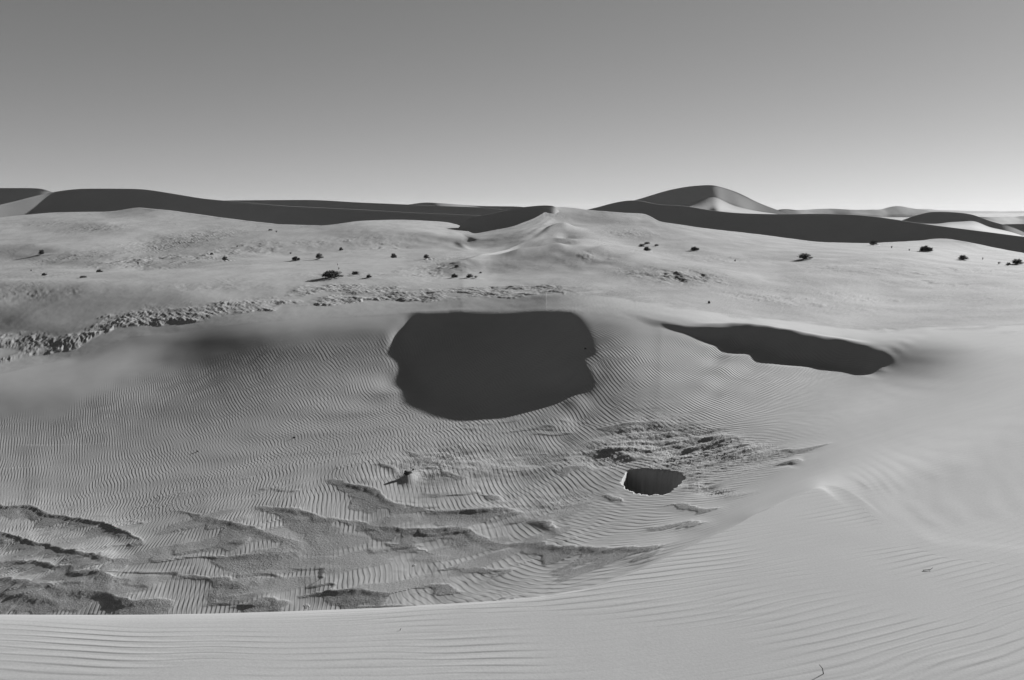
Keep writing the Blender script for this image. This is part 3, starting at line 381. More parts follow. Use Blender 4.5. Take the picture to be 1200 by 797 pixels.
 "83.7 84.7 85.7 86.8 88.0 89.2 90.4 91.3 92.2 93.0 93.5 94.0 94.6 94.5 94.3 93.9 93.6 93.3 93.2 93.6 96.3 99.2 101.6 101.2 100.9 100.5 99.9 98.7 97.6 96.6 95.6 94.3 92.4 90.7 88.8 86.8 84.7 82.7 80.8 79.2 78.6 78.1 77.6 77.1 76.7 77.2 77.6 78.0 78.5 78.6 78.8 79.1 79.4 79.9 80.0 80.4 80.9 81.7 82.8 81.9 80.8 73.5 73.7 73.4 73.3 73.7 74.0 75.0 76.3 78.9 88.6 91.9 92.4 93.1 93.3 92.9 92.1 91.4 91.2 91.1 90.6 89.8 88.4 81.4 81.0 80.7 80.2 79.4 78.4 77.7 77.9 78.4 78.8 79.1 79.1 78.8 78.3 77.3 76.3 75.1 73.6 71.7 69.5 69.6 69.6 69.5 69.4 69.5 69.6 71.3 73.1 75.0 77.1 81.2 85.9 90.9 93.3 95.6 94.3 94.0 94.5 94.1 91.4 87.7 84.0 80.4 76.6 73.2 69.3 65.1 60.6",
 "86.3 87.5 88.7 90.0 91.3 92.5 93.8 94.9 95.8 96.7 97.4 98.0 98.6 98.6 98.8 99.1 99.3 99.6 99.8 100.3 102.8 104.5 105.7 105.4 105.2 105.1 105.0 104.1 103.0 101.7 100.3 99.1 97.9 96.7 95.2 93.4 91.1 88.8 86.4 84.2 83.3 82.4 81.5 80.5 79.5 79.9 80.3 80.8 81.3 81.3 81.9 82.8 83.9 85.4 85.8 86.6 87.7 88.9 90.3 89.2 87.1 74.4 74.7 75.1 75.2 75.1 75.5 77.5 80.5 86.4 91.2 93.2 93.9 94.3 94.6 94.7 94.6 93.9 93.4 93.5 93.8 94.0 93.4 85.3 84.6 84.3 84.1 83.7 83.0 82.5 82.9 83.7 84.5 85.2 85.8 86.1 86.1 85.1 84.0 82.7 81.1 79.0 76.6 77.0 77.3 77.4 77.5 77.4 77.4 79.5 81.6 83.9 86.6 91.6 96.7 100.5 100.9 101.4 99.5 98.5 98.6 99.0 97.4 94.1 90.4 86.7 82.8 79.4 75.4 70.7 65.6",
 "89.0 90.4 91.8 93.2 94.5 95.9 97.3 98.4 99.3 100.3 101.1 102.1 103.2 103.4 103.8 104.3 104.9 105.5 106.1 106.2 107.5 108.4 109.2 108.1 107.8 107.9 108.0 107.8 107.3 106.4 105.0 103.4 102.0 101.1 100.1 98.7 97.0 94.7 92.2 89.6 88.5 87.4 86.3 84.9 83.3 83.8 84.3 84.9 85.7 86.3 87.7 89.3 91.1 93.1 93.3 94.2 95.3 96.6 98.0 96.5 94.5 76.8 76.9 76.9 77.5 78.2 78.7 82.2 86.4 89.3 92.5 94.6 95.0 95.7 95.8 95.9 96.1 96.1 95.7 95.7 96.0 96.8 97.1 89.3 88.5 88.3 88.2 88.2 88.0 87.8 88.5 89.7 90.9 92.1 93.2 94.0 94.6 94.0 92.7 91.2 89.5 87.4 84.6 85.7 86.4 86.8 86.9 86.8 86.5 88.9 91.3 93.9 96.7 102.1 106.5 107.9 106.0 104.8 102.4 101.5 101.3 101.8 101.7 99.4 96.1 92.6 88.9 85.6 81.6 76.6 70.8",
 "91.7 93.2 94.7 96.1 97.6 99.0 100.3 101.4 102.5 103.5 104.7 105.9 107.1 107.5 107.9 108.5 109.1 109.6 109.9 109.7 110.6 111.5 112.5 111.1 110.0 109.8 110.0 109.9 109.8 109.5 108.8 107.5 105.8 104.6 103.6 102.5 101.2 99.4 97.1 94.6 93.5 92.4 91.1 89.5 87.6 88.3 88.9 89.7 91.5 92.7 94.6 96.6 98.8 101.2 101.2 102.0 103.1 104.4 105.9 103.8 102.1 80.5 81.2 81.3 81.9 82.3 83.0 86.4 88.4 90.8 93.5 96.1 96.9 97.3 97.5 97.3 97.4 97.6 97.8 98.2 98.7 99.6 100.1 92.6 91.7 91.6 91.8 92.3 92.7 93.1 94.3 95.9 97.6 99.3 100.8 102.1 103.2 103.0 101.8 100.2 98.4 96.2 93.2 95.0 96.3 97.1 97.3 97.0 96.3 99.0 101.6 104.3 107.0 112.0 114.6 113.9 110.6 108.2 104.3 103.0 102.8 103.4 104.3 103.5 101.1 98.1 94.6 91.6 87.6 82.4 76.1",
 "93.7 95.2 96.7 98.2 99.6 101.0 102.4 103.6 104.8 106.0 107.2 108.5 109.9 110.3 110.8 111.4 112.1 112.6 112.5 111.9 113.0 113.9 114.8 113.4 112.1 111.4 111.3 111.2 111.1 111.0 110.8 110.0 108.6 107.3 106.0 104.8 103.7 102.3 100.3 98.0 97.1 96.0 94.7 93.0 91.0 91.7 92.5 93.5 96.1 97.8 99.9 102.2 104.7 107.5 107.6 108.1 109.1 110.4 112.2 109.8 107.7 83.7 84.6 84.8 85.3 85.5 85.4 87.4 89.4 91.6 94.3 96.9 98.0 99.1 99.0 98.8 98.7 98.6 98.9 99.5 100.3 101.6 102.5 94.7 93.6 93.5 94.2 95.2 96.2 97.2 98.8 100.8 102.9 104.9 106.8 108.5 110.0 110.1 109.2 107.5 105.5 103.2 100.1 102.7 104.5 105.6 106.0 105.5 104.4 107.3 110.1 112.8 115.4 119.7 120.5 118.4 114.2 111.0 105.8 103.8 103.6 104.2 105.9 106.3 104.7 102.1 98.8 96.1 92.2 86.9 80.2",
]
#</TABLE>
fl = lambda st: [float(v) for v in st.split()]
nb = len(BASIN_PX)
bpx_ = np.array(BASIN_PX, float)
cv = lambda c: np.interp(bpx_, c[0], c[1])
cy, brink, rim_, sil = cv(YL), cv(BRINK), cv(RIM), cv(SIL)
cy = np.where(bpx_ < 875, cy, np.interp(bpx_, [870,880,900,920,940,960,980,1000,1020,1040,1060,1100,1240], [607,603,596,587,577,567,570,579,593,609,623,640,652]))
top = np.interp(bpx_, [-60, 1240], [333, 334])
N1, N2, N3, N4 = 20, 3, 4, 16
y0_ = np.where(bpx_ < 875, cy-5, cy)
by = [y0_ + (brink-y0_)*(1-(1-(k/N1)**1.5)**1.25) for k in range(N1)]
by += [brink + (rim_-brink)*k/N2 for k in range(N2)]
by += [rim_ + (top-rim_)*k/N3 for k in range(N3)]
by += [top + (sil-top)*(1-(1-k/N4)**1.3) for k in range(N4)] + [sil]
bd = [fl(b) for b in BASIN_D]
knots = []
tc_ = [float(tpx(p, 790)[0]) for p in BASIN_PX]
t_ = [float(tpx(p, y)[0]) for p, y in zip(BASIN_PX, cy)]
d_ = [-1.7/float(tpx(p, y)[1]) for p, y in zip(BASIN_PX, cy)]
# the near dune falls gently away from the viewer towards its crest
tl_ = 1-sstep(150, 860, bpx_)
dt_ = np.interp(bpx_, [-60, 500, 800, 1000, 1240], [3.65, 3.8, 4.2, 4.4, 4.4])
knots.append((tc_, [0.6]*nb, list(tl_*0.08*(dt_-0.6))))
knots.append((tc_, [2.7]*nb, list(tl_*0.08*(dt_-2.7))))
# hidden slip face behind the near crest
fd, fz = [], []
for i, p in enumerate(BASIN_PX):
    gap = max(bd[0][i]-d_[i], 0.0)
    z0 = EYE + float(tpx(p, by[0][i])[1])*bd[0][i]
    w = sstep(2.5, 5.0, gap)
    sh = 0.3*(1-sstep(0.0, 0.5, gap))*sstep(955, 985, p)        # no sharp brink where the slip face dies out
    if p >= 880 and sh < 0.03: d_[i] -= 0.03-sh; gap += 0.03-sh
    d_[i] -= sh; gap += sh
    dd = d_[i] + (0.8*w+0.5*(1-w))*gap
    face = max(-0.62*0.8*gap, z0-0.05)
    sight = float(EYE + tpx(p, cy[i])[1]*dd)
    zz = w*min(face, sight-0.35) + (1-w)*0.5*z0
    fd.append(dd); fz.append(float(zz))
knots.append((t_, d_, [0.0]*nb))
for w_, k_ in ((0.04, 0.02), (0.16, 0.145)):       # a brink that breaks over sharply
    knots.append((t_, [a+(b-a)*w_ for a, b in zip(d_, fd)], [z*k_ for z in fz]))
knots.append((t_, fd, fz))
for yy_, dd_ in zip(by, bd):
    q = [P(p, y, d) for p, y, d in zip(BASIN_PX, yy_, dd_)]
    knots.append(([a[0]/a[1] for a in q], dd_, [a[2] for a in q]))
    if len(knots) == 8:               # the first visible step is straight
        (ta, da, za), (tb_, db, zb) = knots[-2:]
        for n_, w_ in enumerate((0.12, 0.5)):
            knots.insert(7+n_, ([a+(b-a)*w_ for a, b in zip(ta, tb_)], [a+(b-a)*w_ for a, b in zip(da, db)], [a+(b-a)*w_ for a, b in zip(za, zb)]))
lt, ld, lz = knots[-1]
knots.append((lt, [d+2.5 for d in ld], [z-0.35 for z in lz]))
knots.append((lt, [d+9 for d in ld], [z-2.2 for z in lz]))
for d, z in ((170, -5.5), (300, -6.5), (800, -7.5), (2600, -9), (9000, -22), (30000, -60)):
    knots.append((lt, [d]*nb, [EYE+z]*nb))
NB = len(by); NBAS = N1+N2+N3
hs_ = [np.mean([by[k][i]-by[k+1][i] for i in range(nb) if 0 <= BASIN_PX[i] <= 1050]) for k in range(NB-1)]
rows = [10, 150, 5, 6, 16, 10, 6, 10] + [max(4, int(round(h*(1.1 if k < NBAS else 2.0)))) for k, h in enumerate(hs_)][:] + [8, 10, 14, 12, 10, 8, 8, 6]
EX = 0.62
# columns: dense inside the view, opening out beyond it
Tin = np.concatenate([np.linspace(-EX, 0.05, 640, endpoint=False), np.linspace(0.05, 0.44, 520, endpoint=False), np.linspace(0.44, EX, 150)])
wing = EX + 1.9*(np.linspace(0, 1, 56)[1:]**1.8)
T = np.concatenate([-wing[::-1], Tin, wing])
X, Y, Z, start = loft(knots, T, rows, sig=0.006, persp=(1,), soft=(9, 8+NB-1), spline=True)
K_CREST, K_FOOT, K_W1, K_RIM = start[2], start[5], start[6], start[8+N1+N2]
K_SLIP = start[8+N1]
r0_, r1_ = start[2]-14, start[12]
c0_, c1_ = np.searchsorted(T, [tpx(915, 600)[0], tpx(1140, 600)[0]])
wm = sstep(c0_, c0_+50, np.arange(len(T)))*(1-sstep(c1_-60, c1_, np.arange(len(T))))
wm = wm[None, c0_:c1_]*(sstep(r0_, r0_+8, np.arange(Z.shape[0]))*(1-sstep(r1_-12, r1_, np.arange(Z.shape[0]))))[r0_:r1_, None]
for _ in range(90):
    for A_ in (Y, Z):
        a_ = A_[r0_-1:r1_+1, c0_-1:c1_+1]
        A_[r0_:r1_, c0_:c1_] += 0.24*wm*(a_[2:, 1:-1] + a_[:-2, 1:-1] + a_[1:-1, 2:] + a_[1:-1, :-2] - 4*a_[1:-1, 1:-1])
X = Y*T[None]
baseZ = Z.copy()
bpx, bpy_ = to_px(X, Y, baseZ)

def on(px, py):
    """first point of the ground met along the line of sight through a photo pixel, beyond the near dune's crest"""
    t, m = tpx(px, py)
    j = int(np.clip(np.searchsorted(T, t), 1, len(T)-1)); w = (t-T[j-1])/(T[j]-T[j-1])
    yy = Y[K_FOOT:, j-1]*(1-w) + Y[K_FOOT:, j]*w
    zz = Z[K_FOOT:, j-1]*(1-w) + Z[K_FOOT:, j]*w
    g = zz - (EYE + m*yy)
    i = np.where((g[1:] >= 0) & (g[:-1] < 0))[0]
    i = i[0] if len(i) else int(np.argmin(np.abs(g[:-1])))
    f = np.clip(-g[i]/(g[i+1]-g[i] + 1e-9), 0, 1)
    y = yy[i]*(1-f) + yy[i+1]*f
    return np.array([t*y, y, zz[i]*(1-f) + zz[i+1]*f])

def line_sd(pts, x, y, pad=0):
    """signed distance (+ beyond, - on the near side) to a traced line that runs across the view, and position along it"""
    w = np.asarray(pts, float); tt = w[:, 0]/w[:, 1]
    q = x/y
    yl = interp_t(tt, w[:, 1], q)
    e = 0.002
    g = (interp_t(tt, w[:, 1], q+e) - interp_t(tt, w[:, 1], q-e))/(2*e)
    f = yl/np.sqrt((q*g+yl)**2 + g*g)
    return (y-yl)*np.clip(f, 0.35, 1), (q-tt[0])*np.mean(w[:, 1]), (tt[-1]-tt[0])*np.mean(w[:, 1])

# sharp crest lines of the low dunes
for pts, hh in (([(500,322),(538,312),(560,304),(584,298),(608,290),(632,282),(656,278),(672,277)], .22),):
    w = np.array([on(*p) for p in pts])
    sd, pos, Lx = line_sd(w, X, Y)
    Z += hh*sstep(0, 0.3*Lx, pos)*sstep(0, 0.3*Lx, Lx-pos)*np.exp(-np.abs(sd)/1.8)*(1-sstep(5, 8, np.abs(sd)))
w = np.array([on(*p) for p in [(690,356),(720,362),(745,368),(775,376),(805,381.5),(835,383.5),(860,384)]])
sd, pos, Lx = line_sd(w, X, Y)
Z -= 0.075*sstep(0.15*Lx, 0.75*Lx, pos)*(1-sstep(0.85*Lx, Lx, pos))*sstep(0, 0.30, -sd)*np.exp(-np.clip(-sd-0.3, 0, 50)/0.9)*(sd < 0)
# broad soft swells over the plain
far_w = sstep(30, 40, Y)*(1-sstep(140, 220, Y))
Z += far_w*(0.03*fbm(X/9, Y/13, 2, 11) + 0.02*fbm(X/2.6, Y/4.0, 3, 21))

# --- crumbling crust band under the plain's edge
LOW = [(-60,440),(0,428),(30,419),(57,415),(93,407),(117,394),(140,384),(173,382),(207,377),(233,377),(267,370),(333,362),(367,358),(400,357),(433,352),(460,352),(483,353),(513,353),(550,348),(600,350),(630,345),(664,344)]
UP = [(-60,405),(0,396),(50,394),(93,391),(133,373),(173,362),(227,360),(267,353),(333,350),(355,338),(400,333),(477,338),(510,339),(587,336),(662,334)]
lo = np.array([on(*p) for p in LOW]); up = np.array([on(*p) for p in UP])
sdl, _, _ = line_sd(lo, X, Y); sdu, _, _ = line_sd(up, X, Y)
rag = 0.22*fbm(X*1.6, Y*1.6, 4, 31)
sd = sdl + rag
inb = sstep(-0.03, 0.10, sd)*(1 - sstep(-0.9, 0.9, sdu+2.2*rag))
endm = sstep(on(672,350)[0]+0.2, on(655,350)[0], X)
inb = inb*endm*(Y < 60)*(Y > 12)
un, vn = (X*0.8+Y*0.6), (X*0.6-Y*0.8)
rough = fbm(un*6.5, vn*2.4, 4, 41, 0.66)
rough2 = np.abs(fbm(un*10, vn*3.4, 3, 45))
clump = sstep(-0.75, -0.05, fbm(X*0.55, Y*0.5, 3, 47))
Z += inb*clump*np.clip(Y/28, 0.6, 1)*(0.03 + 0.018*rough - 0.014*rough2 + 0.06*fbm(X*0.9, Y*0.9, 2, 49))
crust = inb

# --- ledges of coarse sand across the basin floor (traced crest lines; steep side towards the lower ground)
LEDGES = [
 ([(-40,590),(9,594.5),(31,595),(67,606),(112,612),(148,624),(170,635),(183,638)], .13, .55),
 ([(-40,616),(0,624),(27,633),(58,641),(98,650),(134,657),(170,655)], .12, .6),
 ([(-40,655),(0,659),(36,659),(67,664),(103,671),(134,677),(160,684)], .11, .5),
 ([(-40,676),(0,680),(40,684),(81,691),(125,697.5),(179,704),(224,709)], .11, .5),
 ([(-40,690),(0,695),(45,700),(95,709)], .09, .5),
 ([(180,597),(210,598),(237,606),(269,612),(296,621),(331,630),(376,645)], .12, .6),
 ([(278,590),(305,594.5),(340,597),(372,606),(400,609),(445,617),(490,623),(534,621),(566,628),(602,637),(633,638),(669,644),(714,644),(758,641.5),(805,631)], .13, .55),
 ([(365,560),(400,565),(431,574),(467,592),(503,599),(548,600),(601,598),(642,597)], .13, .5),
 ([(193,671),(237,677),(278,680),(316,682)], .15, .6),
 ([(225,645),(270,652),(330,648),(372,642)], .10, .7),
 ([(440,633),(476,639),(499,646),(523,651)], .07, .5),
 ([(496,672),(530,664),(570,668),(597,668),(619,664)], .11, .4),
 ([(325,688),(358,695),(400,691),(436,693),(467,695),(503,687),(534,691),(570,703)], .13, .5),
 ([(385,707),(420,712),(454,711),(480,713),(528,714)], .10, .4),
 ([(615,610),(646,617),(662,625)], .12, .5),
 ([(740,619),(770,618),(800,614),(842,610)], .08, .35),
 ([(760,594),(800,592),(830,596),(856,594)], .08, .35),
 ([(255,709),(290,707),(313,702),(351,704)], .10, .5),
 ([(555,579),(575,583),(594,589)], .08, .5),
 ([(895,530),(948,525),(986,516)], .06, .4),
 ([(905,546),(925,541),(945,539)], .06, .3),
 ([(832,520),(849,525),(870,522),(893,521)], .07, .4),
 ([(795,506),(820,512),(850,511),(880,513)], .06, .4),
 ([(690,503),(720,500),(760,493)], .05, .35),
 ([(755,508),(785,506),(800,503)], .06, .35),
 ([(640,551),(656,553),(672,548),(700,544)], .07, .4),
 ([(690,529),(725,531),(750,537)], .07, .4),
 ([(765,524),(795,519),(820,521)], .06, .4),
 ([(440,543),(456,546),(472,553)], .07, .4),
 ([(468,528),(480,530),(500,534),(512,541),(530,545)], .07, .4),
 ([(500,546),(515,552),(530,558),(556,561)], .08, .4),
 ([(700,581),(722,584),(735,590)], .05, .35),
]
gv = np.zeros_like(Z)
B0, B1 = K_FOOT, K_SLIP
xs, ys = X[B0:B1], Y[B0:B1]
dz = np.zeros_like(xs); g_ = np.zeros_like(xs)
wob = 0.07*fbm(xs*1.6, ys*1.3, 4, 51) + 0.02*fbm(xs*7, ys*5, 3, 52)
for pts, a, wd in LEDGES:
    w = np.array([on(*p) for p in pts])
    tq = xs/ys; tw = w[:, 0]/w[:, 1]
    m = (tq > tw[0]) & (tq < tw[-1]) & (ys > w[:, 1].min()-2.6) & (ys < w[:, 1].max()+3)
    if not m.any(): continue
    sd, pos, Lx = line_sd(w, xs[m], ys[m])
    sd = sd + wob[m]
    en = min(0.9, 0.45*Lx)
    ends = sstep(0, en, pos)*sstep(0, en, Lx-pos)*np.clip(0.75+0.6*noise(pos*1.1, pos*0+a*90, 3), .25, 1.2)
    if pts[0][0] < 0: ends = sstep(0, en, Lx-pos)
    a *= 0.30 if pts[0][0] < 0 else 0.28
    dec = min(0.7, 0.3*Lx); wd = min(wd, 0.45*Lx)
    prof = np.where(sd > 0, np.exp(-np.abs(sd)/dec), 1 - 0.6*sstep(0.0, 0.17, -sd) - 0.7*sstep(0.05, wd, -sd) + 0.30*sstep(wd, wd+min(1.3, 0.5*Lx), -sd))
    dz[m] += a*ends*prof
    bw = wd*np.clip(ends, 0, 1)*(0.85 + 0.9*fbm(xs[m]*1.9, ys[m]*1.5, 3, 57))
    g_[m] = np.maximum(g_[m], sstep(0.08, 0.25, ends)*sstep(0.02, -0.02, sd)*(1-sstep(bw*0.75, bw*1.15+0.02, -sd)))
Z[B0:B1] += dz
gv[B0:B1] = np.clip(g_*1.1, 0, 1)

def blob(px, py, rx, ry, a=1.0):
    c = on(px, py); e = on(px+rx, py); f = on(px, py-ry); h = on(px, py+ry)
    lx = abs(e[0]-c[0]); ly = max(0.5*abs(f[1]-h[1]), 0.3)
    return a*np.exp(-((xs-c[0])/lx)**2 - ((ys-c[1])/ly)**2)
sheet = np.zeros_like(xs)
for bl in [(255,636,60,9),(330,662,60,12),(60,640,60,7),(120,688,85,7),(380,640,60,13),(430,655,50,13),(300,690,60,7),(460,686,60,7),(525,648,45,8),(570,658,50,7),(20,700,60,8),(345,625,45,7),
           (235,610,30,6),(480,610,50,5),(640,628,40,6),(660,600,45,9),(560,640,40,6),(180,650,50,4)]:
    sheet = np.maximum(sheet, blob(*bl))
sheet = sstep(0.30, 0.55, sheet*(1 + 0.7*fbm(xs*1.1, ys*2.0, 4, 58)))
gv[B0:B1] = np.maximum(gv[B0:B1], 0.62*sheet)
# thin broken ledges between the large ones
q = (ys + 0.28*xs)/0.42 + 1.6*fbm(xs*0.45, ys*0.8, 4, 59)
fr = q-np.floor(q); sel = sstep(0.15, 0.5, noise(np.floor(q)*7.3 + xs*0.9, np.floor(q)*3.1, 60) + 0.3*noise(xs*4, ys*4, 62))
low = sstep(on(300,520)[1], on(300,600)[1], ys)*(1-sstep(4.5, 3.0, ys))*sstep(0.17, 0.05, xs/ys)
Z[B0:B1] += low*sel*0.012*(sstep(0.0, 0.22, fr) - fr)
gv[B0:B1] = np.maximum(gv[B0:B1], 0.5*low*sel*sstep(0.0, 0.05, fr)*(1-sstep(0.15, 0.30, fr)))

# flaky crust patches in the basin: small irregular steps
def blob(px, py, rx, ry, a=1.0):
    c = on(px, py); e = on(px+rx, py); f = on(px, py-ry); h = on(px, py+ry)
    lx = abs(e[0]-c[0]); ly = max(0.5*abs(f[1]-h[1]), 0.3)
    return a*np.exp(-((xs-c[0])/lx)**2 - ((ys-c[1])/ly)**2)
patch = blob(800,535,75,36) + blob(860,525,55,26) + blob(745,520,50,22,.8) + blob(510,540,45,18,.8) + blob(600,545,60,18,.5) + blob(700,535,45,15,.6) + blob(830,575,60,18,.7) + blob(650,590,50,14,.5)
patch = np.clip(patch, 0, 1)
tn = fbm(xs*0.9+ys*0.25, ys*1.5, 5, 61, 0.6)
q = tn*5.0
fl = np.floor(q); fr = q-fl
terr = (fl + sstep(0.62, 1.0, fr))/5.0
Z[B0:B1] += patch*(terr*0.04 + 0.002*fbm(xs*6, ys*6, 3, 65))
edge = sstep(0.5, 0.7, fr)*(1-sstep(0.9, 1.0, fr))
gv[B0:B1] = np.maximum(gv[B0:B1], patch*np.clip(0.18+0.5*fbm(xs*2.5, ys*3.5, 3, 67), 0, .8))
gv[B0:B1] = np.maximum(gv[B0:B1], patch*edge*0.7)

# --- the dark hollow scooped under a little cut bank
ser = 0.05*fbm(xs*7, ys*5, 3, 71) + 0.03*np.sin(TAU*xs/0.085)*noise(xs*3, ys*3, 72)
sdt, _, _ = line_sd(np.array([on(*p) for p in [(715,570),(728,562),(735,552),(742,550.5),(770,550),(788,551.5),(803,559),(822,566)]]), xs, ys)
sdb, _, _ = line_sd(np.array([on(*p) for p in [(715,562),(728,566),(735,573.5),(745,578),(762,580),(782,578.5),(792,572),(804,561),(822,556)]]), xs, ys)
tq = xs/ys; wi = sstep(tpx(722,560)[0], tpx(734,560)[0], tq)*(1-sstep(tpx(800,560)[0], tpx(815,560)[0], tq))
Z[B0:B1] -= 0.60*wi*sstep(0, 0.20, -sdt+ser*0.6)*sstep(0.0, 0.09, sdb+ser)

# mound of blown sand behind the stone in the basin
st = on(478, 557)
Z[B0:B1] += 0.05*np.exp(-((xs-st[0]-0.05)/0.11)**2 - ((ys-st[1]+0.16)/0.22)**2)

# ------------------------------------------------------------------ ripples: phase and height stored on the ground
ph = np.zeros_like(Z); ph2 = np.zeros_like(Z); am = np.zeros_like(Z)
# near dune
a0, a1 = 0, K_FOOT
xf, yf = X[a0:a1], Y[a0:a1]
s = yf - (0.17*xf + 0.08*np.clip(xf, -3, 3)**2) + 0.05*fbm(xf*0.7, yf*1.1, 3, 81) + 0.012*noise(xf*2.5, yf*5, 85)
ph[a0:a1] = TAU*s/0.058
s = yf - (0.20*xf + 0.08*np.clip(xf, -3, 3)**2) + 0.05*fbm(xf*0.6, yf*1.0, 3, 181) + 0.012*noise(xf*2.1, yf*4.5, 185)
ph2[a0:a1] = TAU*s/0.061
amp = np.clip(0.55 + 0.9*fbm(xf*0.9, yf*2.2, 3, 87), 0.08, 1.2)
amp *= 1 - 0.75*sstep(4.2, 6.5, yf)
am[a0:a1] = 0.00075*amp
# basin
b0, b1 = K_FOOT, start[8+N1+N2+N3]
xb, yb = X[b0:b1], Y[b0:b1]
cc_ = 0.22 + 0.28*sstep(-1, -10, xb) + 0.22*sstep(0, 7, xb)
s = xb + cc_*(yb-17) + 0.09*fbm(xb*0.5, yb*0.42, 2, 91) + 0.022*noise(xb*2.2, yb*1.6, 95) + 0.012*noise(xb*5, yb*3.0, 96)
ph[b0:b1] = TAU*s/0.068
s = xb*1.07 + (cc_-0.06)*(yb-17) + 0.07*fbm(xb*0.6, yb*0.5, 2, 191) + 0.02*noise(xb*2.5, yb*1.9, 195)
ph2[b0:b1] = TAU*s/0.070
amp = 1.0 + 0.6*fbm(xb*0.5, yb*0.5, 3, 97)
amp = np.clip(amp, 0.25, 1.5)*(1+0.7*sstep(1.0, 4.0, xb))
am[b0:b1] = 0.00085*amp*(1-0.25*sstep(13, 10, yb))
am *= (1-np.clip(gv*1.4, 0, 1))
t_row = np.arange(Z.shape[0])[:, None]
fade = 1 - sstep(K_SLIP-40, K_SLIP-4, t_row)           # smooth sand above the slip crest
am[K_FOOT:] *= fade[K_FOOT:]
# to the right the basin's ripples end and those of the near dune go on up the slope
tb = np.interp(yb, [5, 6, 9, 12, 16], [.27, .29, .36, .42, .45]); tq = xb/yb
sR = yb - (0.17*xb + 0.08*np.clip(xb, -3, 3)**2) + 0.05*fbm(xb*0.7, yb*1.1, 3, 81) + 0.012*noise(xb*2.5, yb*5, 85)
right_ = tq > tb
ph[b0:b1] = np.where(right_, TAU*sR/0.058, ph[b0:b1]); ph2[b0:b1] = np.where(right_, TAU*sR/0.061, ph2[b0:b1])
am[b0:b1] = np.where(right_, 0.00022*sstep(0, 0.05, tq-tb)*np.clip(0.5+fbm(xb*0.7, yb*0.9, 2, 83), 0, 1)*(1-sstep(13, 20, yb)), am[b0:b1]*sstep(0, 0.05, tb-tq))
# smooth upper left wall
sdr, _, _ = line_sd(np.array([on(*p) for p in [(-60,512),(0,503),(60,488),(110,470),(150,452),(220,432),(300,415),(360,402),(430,390)]]), xs, ys)
am[B0:B1] *= 1 - np.where(xs < on(440,390)[0]+1.5, sstep(-0.6, 0.9, sdr+0.5*fbm(xs*0.6, ys*0.6, 2, 99)), 0)
# plain: patches of gravel and faint ripple fields
pr = slice(K_SLIP, None)
xp, yp = X[pr], Y[pr]
gm = sstep(0.05, 0.75, fbm(xp/7+3, yp/9, 4, 101) + 0.5*fbm(xp/0.9, yp/1.6, 3, 105))*sstep(31, 38, yp)*(1-sstep(120, 160, yp))
gv[pr] = np.maximum(gv[pr], 0.75*gm)
gv = np.maximum(gv, np.clip(crust*clump*(0.85+0.7*fbm(un*4, vn*1.5, 3, 111)), 0, 1))
ph[pr] = TAU*(yp*0.5 + xp*0.5 + 0.3*fbm(xp/2.5, yp/2.5, 3, 115))/0.22
am[pr] = np.maximum(am[pr], 0.0018*sstep(0.0, 0.5, fbm(xp/8, yp/10, 3, 117))*sstep(30, 36, yp)*(1-sstep(90, 130, yp)))
gp = np.zeros_like(xp); tp_ = xp/yp; pyp = bpy_[pr]
for (px_, py_, rx_, ry_, a_) in [(800,322,42,9,1),(770,318,25,7,.8),(925,350,32,6,1),(965,360,40,7,1),(880,348,40,6,.7),(1000,350,60,8,.5),(505,318,32,8,.8),(520,304,30,3,.5),
        (215,283,34,12,.9),(165,305,40,7,.9),(250,300,35,9,.7),(300,290,40,9,.6),(110,268,28,5,.8),(120,298,50,5,.6),(735,273,30,5,.8),(640,250,18,6,.9),(735,318,20,6,.6),(445,290,35,7,.5),
        (700,302,25,5,.5),(850,305,50,5,.5),(1050,318,70,5,.5),(1130,315,60,5,.6),(980,312,50,4,.5),(1120,335,70,8,.5),(410,281,30,4,.6),(360,285,30,5,.5),(760,352,40,4,.5),(700,340,40,5,.5),(590,345,90,3,.3),(60,262,30,3,.5),(40,345,60,6,.4),(250,335,60,5,.4),(400,322,60,3,.5)]:
    c = on(px_, py_); e = on(px_+rx_, py_); f = on(px_, py_-ry_); h = on(px_, py_+ry_)
    lx = abs(e[0]-c[0]); ly = max(0.5*abs(f[1]-h[1]), 0.6)
    gp = np.maximum(gp, a_*np.exp(-((xp-c[0])/lx)**2 - ((yp-c[1])/ly)**2))
gp = gp*(0.55+0.9*fbm(xp/0.8, yp/1.8, 4, 107, 0.65)) 
gp = np.clip(gp*1.1, 0, 1)
rimr = np.array([on(*p) for p in [(655,343),(690,346),(740,353),(800,362),(850,369),(900,375),(960,382),(1000,386),(1060,388),(1130,386),(1240,384)]])
sdrim, _, _ = line_sd(rimr, xp, yp)
edge_ = sdrim + 0.9*fbm(xp/1.1, yp/1.6, 4, 108)
strip = np.where(tp_ > tpx(640,345)[0], sstep(-0.2, 0.8, edge_), sstep(17, 27, yp))
lev = 0.16 + 0.52*sstep(-0.05, 0.16, tp_)
cover = strip*np.clip(lev + (0.25+0.2*lev)*fbm(xp/2.2, yp/4.5, 4, 109), 0.03, 0.95)
gp = gp*np.where(tp_ > tpx(640,345)[0], sstep(-0.2, 0.8, edge_), 1)
gv[pr] = np.maximum(np.maximum(gv[pr]*0.6, gp), cover)
rowd = sstep(14, 40, yp)
Z[pr] += (0.005 + 0.07*gp*rowd)*fbm(xp*1.2, yp*0.9, 4, 121, 0.6)*(1-sstep(110, 140, yp))*sstep(15, 24, yp)

